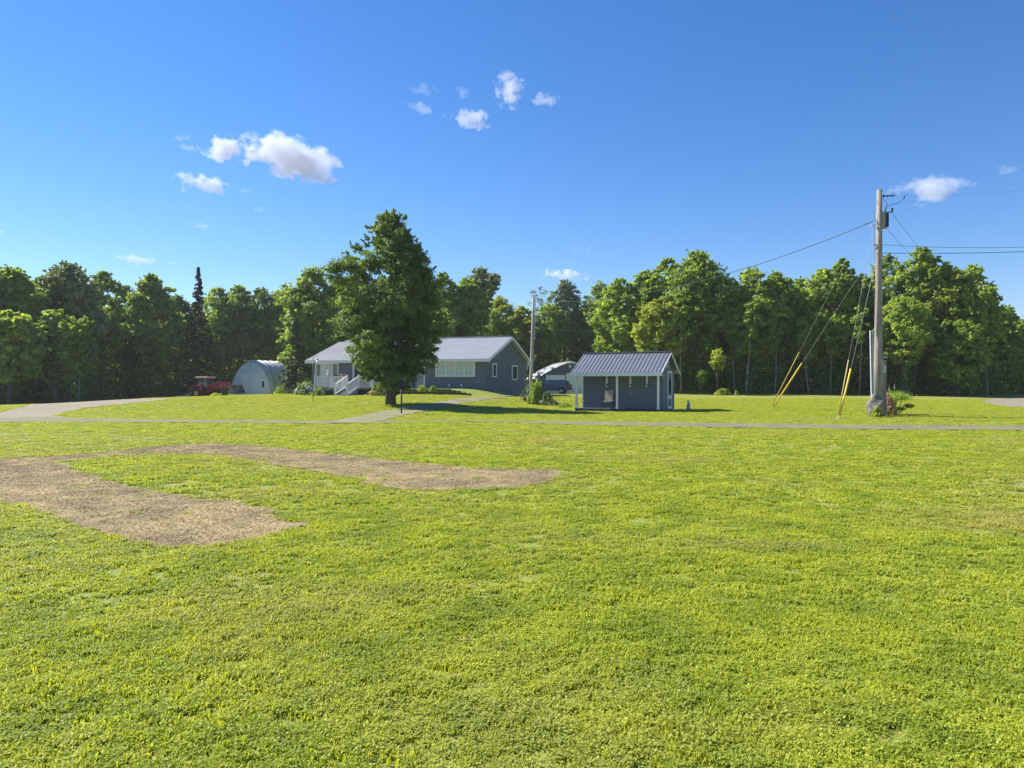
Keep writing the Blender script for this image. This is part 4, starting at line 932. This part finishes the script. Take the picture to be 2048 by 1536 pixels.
sp_ = empty('utility_pole', pb2, 0, 'slim pale utility pole leaning slightly at the right end of the house', 'utility pole'); d2 = tp2 - pb2
MB().tube([d2 * -.01, d2 * .3, d2 * .65, d2], [.135, .125, .10, .08], 14).build('pole', mat('pale_pole', (.30, .275, .23), (.46, .43, .37), 2.2, rough=.9, stretch=(6, 6, .5), bump=.6, bscale=8), sp_, True)
L2 = lambda px, py, dY=0: PT(px, py, D2 + dY) - pb2
MB().tube([L2(1067, 596, -.1), L2(1071, 600, -.1), L2(1069, 676, -.12)], .03, 8).bar(L2(1062, 677, -.15), L2(1071, 677, -.15), .07).build('conduit', M_galv, sp_)
MB().box(-.16, .12, -.24, -.1, L2(1064, 733).z, L2(1064, 722).z).disc((.02, -.26, L2(1064, 727).z), (0, 1, 0), .09, .08, 14).build('meter_box', M_galv, sp_)
bush('round_shrub', 1073, 50.5, (.55, .55, 1.35), 'mid', 'tall green shrub at the foot of the slim middle pole', n=3500, ls=.07, seed=40)
bush('grey_shrub', 1093, 50, (.55, .5, .75), 'grey', 'loose grey green shrub right of the tall green one', n=1500, ls=.06, seed=41)
bush('grey_shrub', 1106, 49.6, (.4, .35, .35), 'grey', 'lowest grey green shrub at the right end of the pole planting', n=700, ls=.05, seed=42)
bush('blue_shrub', 1067, 53.5, (.8, .5, 1.75), 'blue', 'blue green shrub top showing behind the slim middle pole', n=2200, ls=.08, seed=43)
bush('weed_clump', 1128, 47.5, (.5, .3, .22), 'light', 'patch of taller weeds left of the shed porch', n=500, ls=.05, cat='weeds', seed=44)
bush('bright_plants', 1446, 72, (.75, .4, .55), 'yellow', 'bright flowering weeds at the wood edge below the sapling', n=900, ls=.08, cat='plant', seed=45)
bush('bright_plants', 1473, 72, (.22, .2, .4), 'yellow', 'single tuft of pale weeds right of the bright weeds', n=200, ls=.07, cat='plant', seed=46)

# garden things by the pole
bush('small_plant', 1754, 32.6, (.2, .2, .38), 'yellow', 'small bright green plant in front of the boulder', n=420, ls=.06, cat='plant', seed=50)
bush('flowering_bush', 1776, 34.6, (.3, .28, .95), 'mid', 'pink flowering plant right of the boulder', n=700, ls=.05, flowers=(M_fm, 34, .07), seed=51)
bush('flowering_bush', 1778, 35.6, (.3, .3, 1.05), 'mid', 'coral blossoms above the pink plant beside the post', n=300, ls=.05, flowers=(M_fp, 22, .09), seed=52)
p = base(1790, 35); sh = empty('bonsai_shrub', p, 0, 'open branched evergreen shrub with flat pads beside the boulder', 'shrub'); stm = MB(); fol = [(.1, 0, .95, .55), (.45, .1, .85, .35), (.62, -.1, .45, .22), (.25, .1, .3, .2), (-.15, 0, .75, .25)]
for x, y, z, r_ in fol: stm.tube([(0, 0, -.05), (x * .5, y * .5, z * .45), (x, y, z)], [.035, .025, .012], 6)
stm.build('branches', M_bark, sh); V_ = []; r = np.random.default_rng(3)
pos = np.concatenate([np.array([x, y, z]) + r.normal(size=(600, 3)) * np.array([r_ * .5, r_ * .5, r_ * .2]) for x, y, z, r_ in fol]); Vv, Fv = leaf_quads(pos, r.normal(size=(len(pos), 3)) + np.array([0, 0, 1]), np.full(len(pos), .035), r); link('foliage', set_mesh('foliage', Vv, Fv), tm('mid'), sh)
def feeder(px, py0, D, py1, label, m=M_dark, hook=True):
    b = base(px, D); h = EYE + (HZ - py1) * D / F - b.z; root = empty('bird_feeder', b, 0, label, 'bird feeder')
    MB().tube([(0, 0, -.1), (0, 0, h)], .022 if hook else .04, 8).build('pole', m, root, True)
    if hook:
        MB().tube([(0, 0, h), (.08, 0, h + .16), (.22, 0, h + .18), (.3, 0, h + .02)], .012, 6).build('hook', m, root, True)
        MB().tube([(.3, 0, h - .28), (.3, 0, h - .26), (.3, 0, h - .05), (.3, 0, h + .02)], [.11, .06, .06, .02], 10).build('seed_tube', M_galv if D > 40 else M_dark, root, True)
    else:
        MB().prism([(-.2, h), (.2, h), (.15, h + .22), (0, h + .34), (-.15, h + .22)], -.14, .14).build('feeder_house', m, root); MB().prism([(-.26, h + .2), (0, h + .42), (.26, h + .2), (0, h + .36)], -.2, .2).build('feeder_roof', M_stone, root)
    return root
feeder(803, 838, 37.5, 772, 'black bird feeder pole standing on the lawn below the maple', hook=False)
feeder(626, 806, 49, 716, 'thin bird feeder pole left of the porch railing', hook=True)
feeder(1779, 815, 38, 768, 'slim garden stake with a small ornament behind the pink flowers', hook=True)

# ------------------------------------------------------------------ clouds: volumes far beyond everything
def cloud_mat(name, dens, scale, thr, off):
    m = bpy.data.materials.new(name); m.use_nodes = True; t = m.node_tree; t.nodes.clear(); K = t.links
    o = t.nodes.new('ShaderNodeOutputMaterial'); v = t.nodes.new('ShaderNodeVolumePrincipled'); v.inputs['Color'].default_value = (.97, .98, 1, 1); v.inputs['Anisotropy'].default_value = .0
    tc = t.nodes.new('ShaderNodeTexCoord'); ln = t.nodes.new('ShaderNodeVectorMath'); ln.operation = 'LENGTH'; K.new(tc.outputs['Object'], ln.inputs[0])
    g = t.nodes.new('ShaderNodeNewGeometry'); mp = t.nodes.new('ShaderNodeMapping'); mp.inputs['Location'].default_value = off; mp.inputs['Scale'].default_value = (1, .6, 1.3); K.new(g.outputs['Position'], mp.inputs[0])
    n = t.nodes.new('ShaderNodeTexNoise'); n.inputs['Scale'].default_value = scale; n.inputs['Detail'].default_value = 6; n.inputs['Roughness'].default_value = .62; K.new(mp.outputs[0], n.inputs['Vector'])
    a = t.nodes.new('ShaderNodeMath'); a.operation = 'MULTIPLY_ADD'; a.inputs[1].default_value = -.95; K.new(ln.outputs['Value'], a.inputs[0]); 
    n2 = t.nodes.new('ShaderNodeMath'); n2.operation = 'MULTIPLY'; n2.inputs[1].default_value = 2.8; K.new(n.outputs[0], n2.inputs[0]); K.new(n2.outputs[0], a.inputs[2])
    mr = t.nodes.new('ShaderNodeMapRange'); mr.inputs['From Min'].default_value = thr; mr.inputs['From Max'].default_value = thr + .28; mr.inputs['To Min'].default_value = 0; mr.inputs['To Max'].default_value = dens
    K.new(a.outputs[0], mr.inputs['Value']); K.new(mr.outputs[0], v.inputs['Density']); K.new(v.outputs[0], o.inputs['Volume'])
    return m
def cloud(px, py, wpx, hpx, label, tilt=0, D=1500, dens=.06, thr=.5, seed=0):
    s = D / F; c = PT(px, py, D); b = MB().blob((0, 0, 0), (1, 1, 1), seed, .0, 3)
    m = cloud_mat('cloud_vapour', dens, 1 / (min(wpx, hpx * 2.2) * s * .22), thr, (seed * 131.7, seed * 57.1, seed * 91.3))
    o = b.build('cloud', m, None, True); o.location = c; o.scale = (wpx * s / 2, min(wpx, hpx) * s / 2, hpx * s / 2); o.rotation_euler = (0, R(tilt), 0)
    tag(o, label, 'cloud', 'small white clouds in the blue sky')
CL = [(458, 300, 108, 62, 'left lump of the biggest white cloud pair', 8, .06, .42), (582, 314, 200, 84, 'biggest white cloud, grey in its middle', 17, .045, .2), (400, 367, 140, 44, 'long white cloud below and left of the biggest one', 8, .05, .46),
      (378, 296, 56, 18, 'small wisp left of the biggest cloud pair', 6, .035, .5), (362, 277, 44, 18, 'faint wisp above the small wisp left of the biggest pair', -8, .02, .5), (492, 382, 40, 14, 'little wisp right of the long left cloud', 0, .02, .48), (518, 419, 28, 14, 'tiny puff under the biggest cloud', 0, .02, .48),
      (402, 452, 50, 18, 'small slanting puff above the spruce top', 14, .03, .48), (276, 519, 92, 26, 'flat white cloud low over the left treeline', 4, .05, .44), (340, 527, 34, 9, 'thin streak right of the low flat left cloud', 4, .03, .46),
      (846, 180, 86, 30, 'faint upper veil of the middle wisps', 6, .012, .5), (842, 216, 80, 36, 'faint lower veil of the middle wisps', 10, .016, .5), (926, 187, 34, 30, 'tiny faint puff between the veil and the upright cloud', 0, .016, .5),
      (1018, 180, 64, 76, 'upright puffy cloud high over the middle', 0, .028, .42), (1092, 200, 60, 34, 'small round cloud right of the upright one', 0, .028, .42), (940, 240, 104, 46, 'slanting cloud below the upright one', 10, .035, .44),
      (1131, 550, 112, 24, 'small flat cloud just above the treeline behind the slim pole', 3, .06, .36), (1862, 380, 172, 62, 'pale wide cloud right of the utility pole top', -4, .022, .40), (2012, 341, 54, 24, 'faint puff near the right edge', 0, .014, .46), (1166, 499, 60, 20, 'very faint wisp above the flat middle cloud', 0, .008, .48), (0, 466, 20, 14, 'tiny cloud cut by the left edge', 0, .04, .42)]
for i, (px, py, w_, h_, lb, tl_, dn, th) in enumerate(CL): cloud(px, py, w_ * 1.12, h_ * 1.12, lb, tl_, dens=dn * .75, thr=th + .33, seed=i + 1)

# ------------------------------------------------------------------ thin volume added to lift the dark tones
hz = MB().box(-430, 430, -90, 530, -2.5, 19.5); hm = bpy.data.materials.new('veil_volume'); hm.use_nodes = True; ht = hm.node_tree; ht.nodes.clear()
ho = ht.nodes.new('ShaderNodeOutputMaterial'); hv = ht.nodes.new('ShaderNodeVolumePrincipled'); hv.inputs['Color'].default_value = (.85, .92, 1, 1); hv.inputs['Density'].default_value = .00024; hv.inputs['Anisotropy'].default_value = .35
ht.links.new(hv.outputs[0], ho.inputs['Volume']); tag(hz.build('added_haze', hm), 'thin added veil that lifts the dark tones', 'added_haze', kind='stuff')
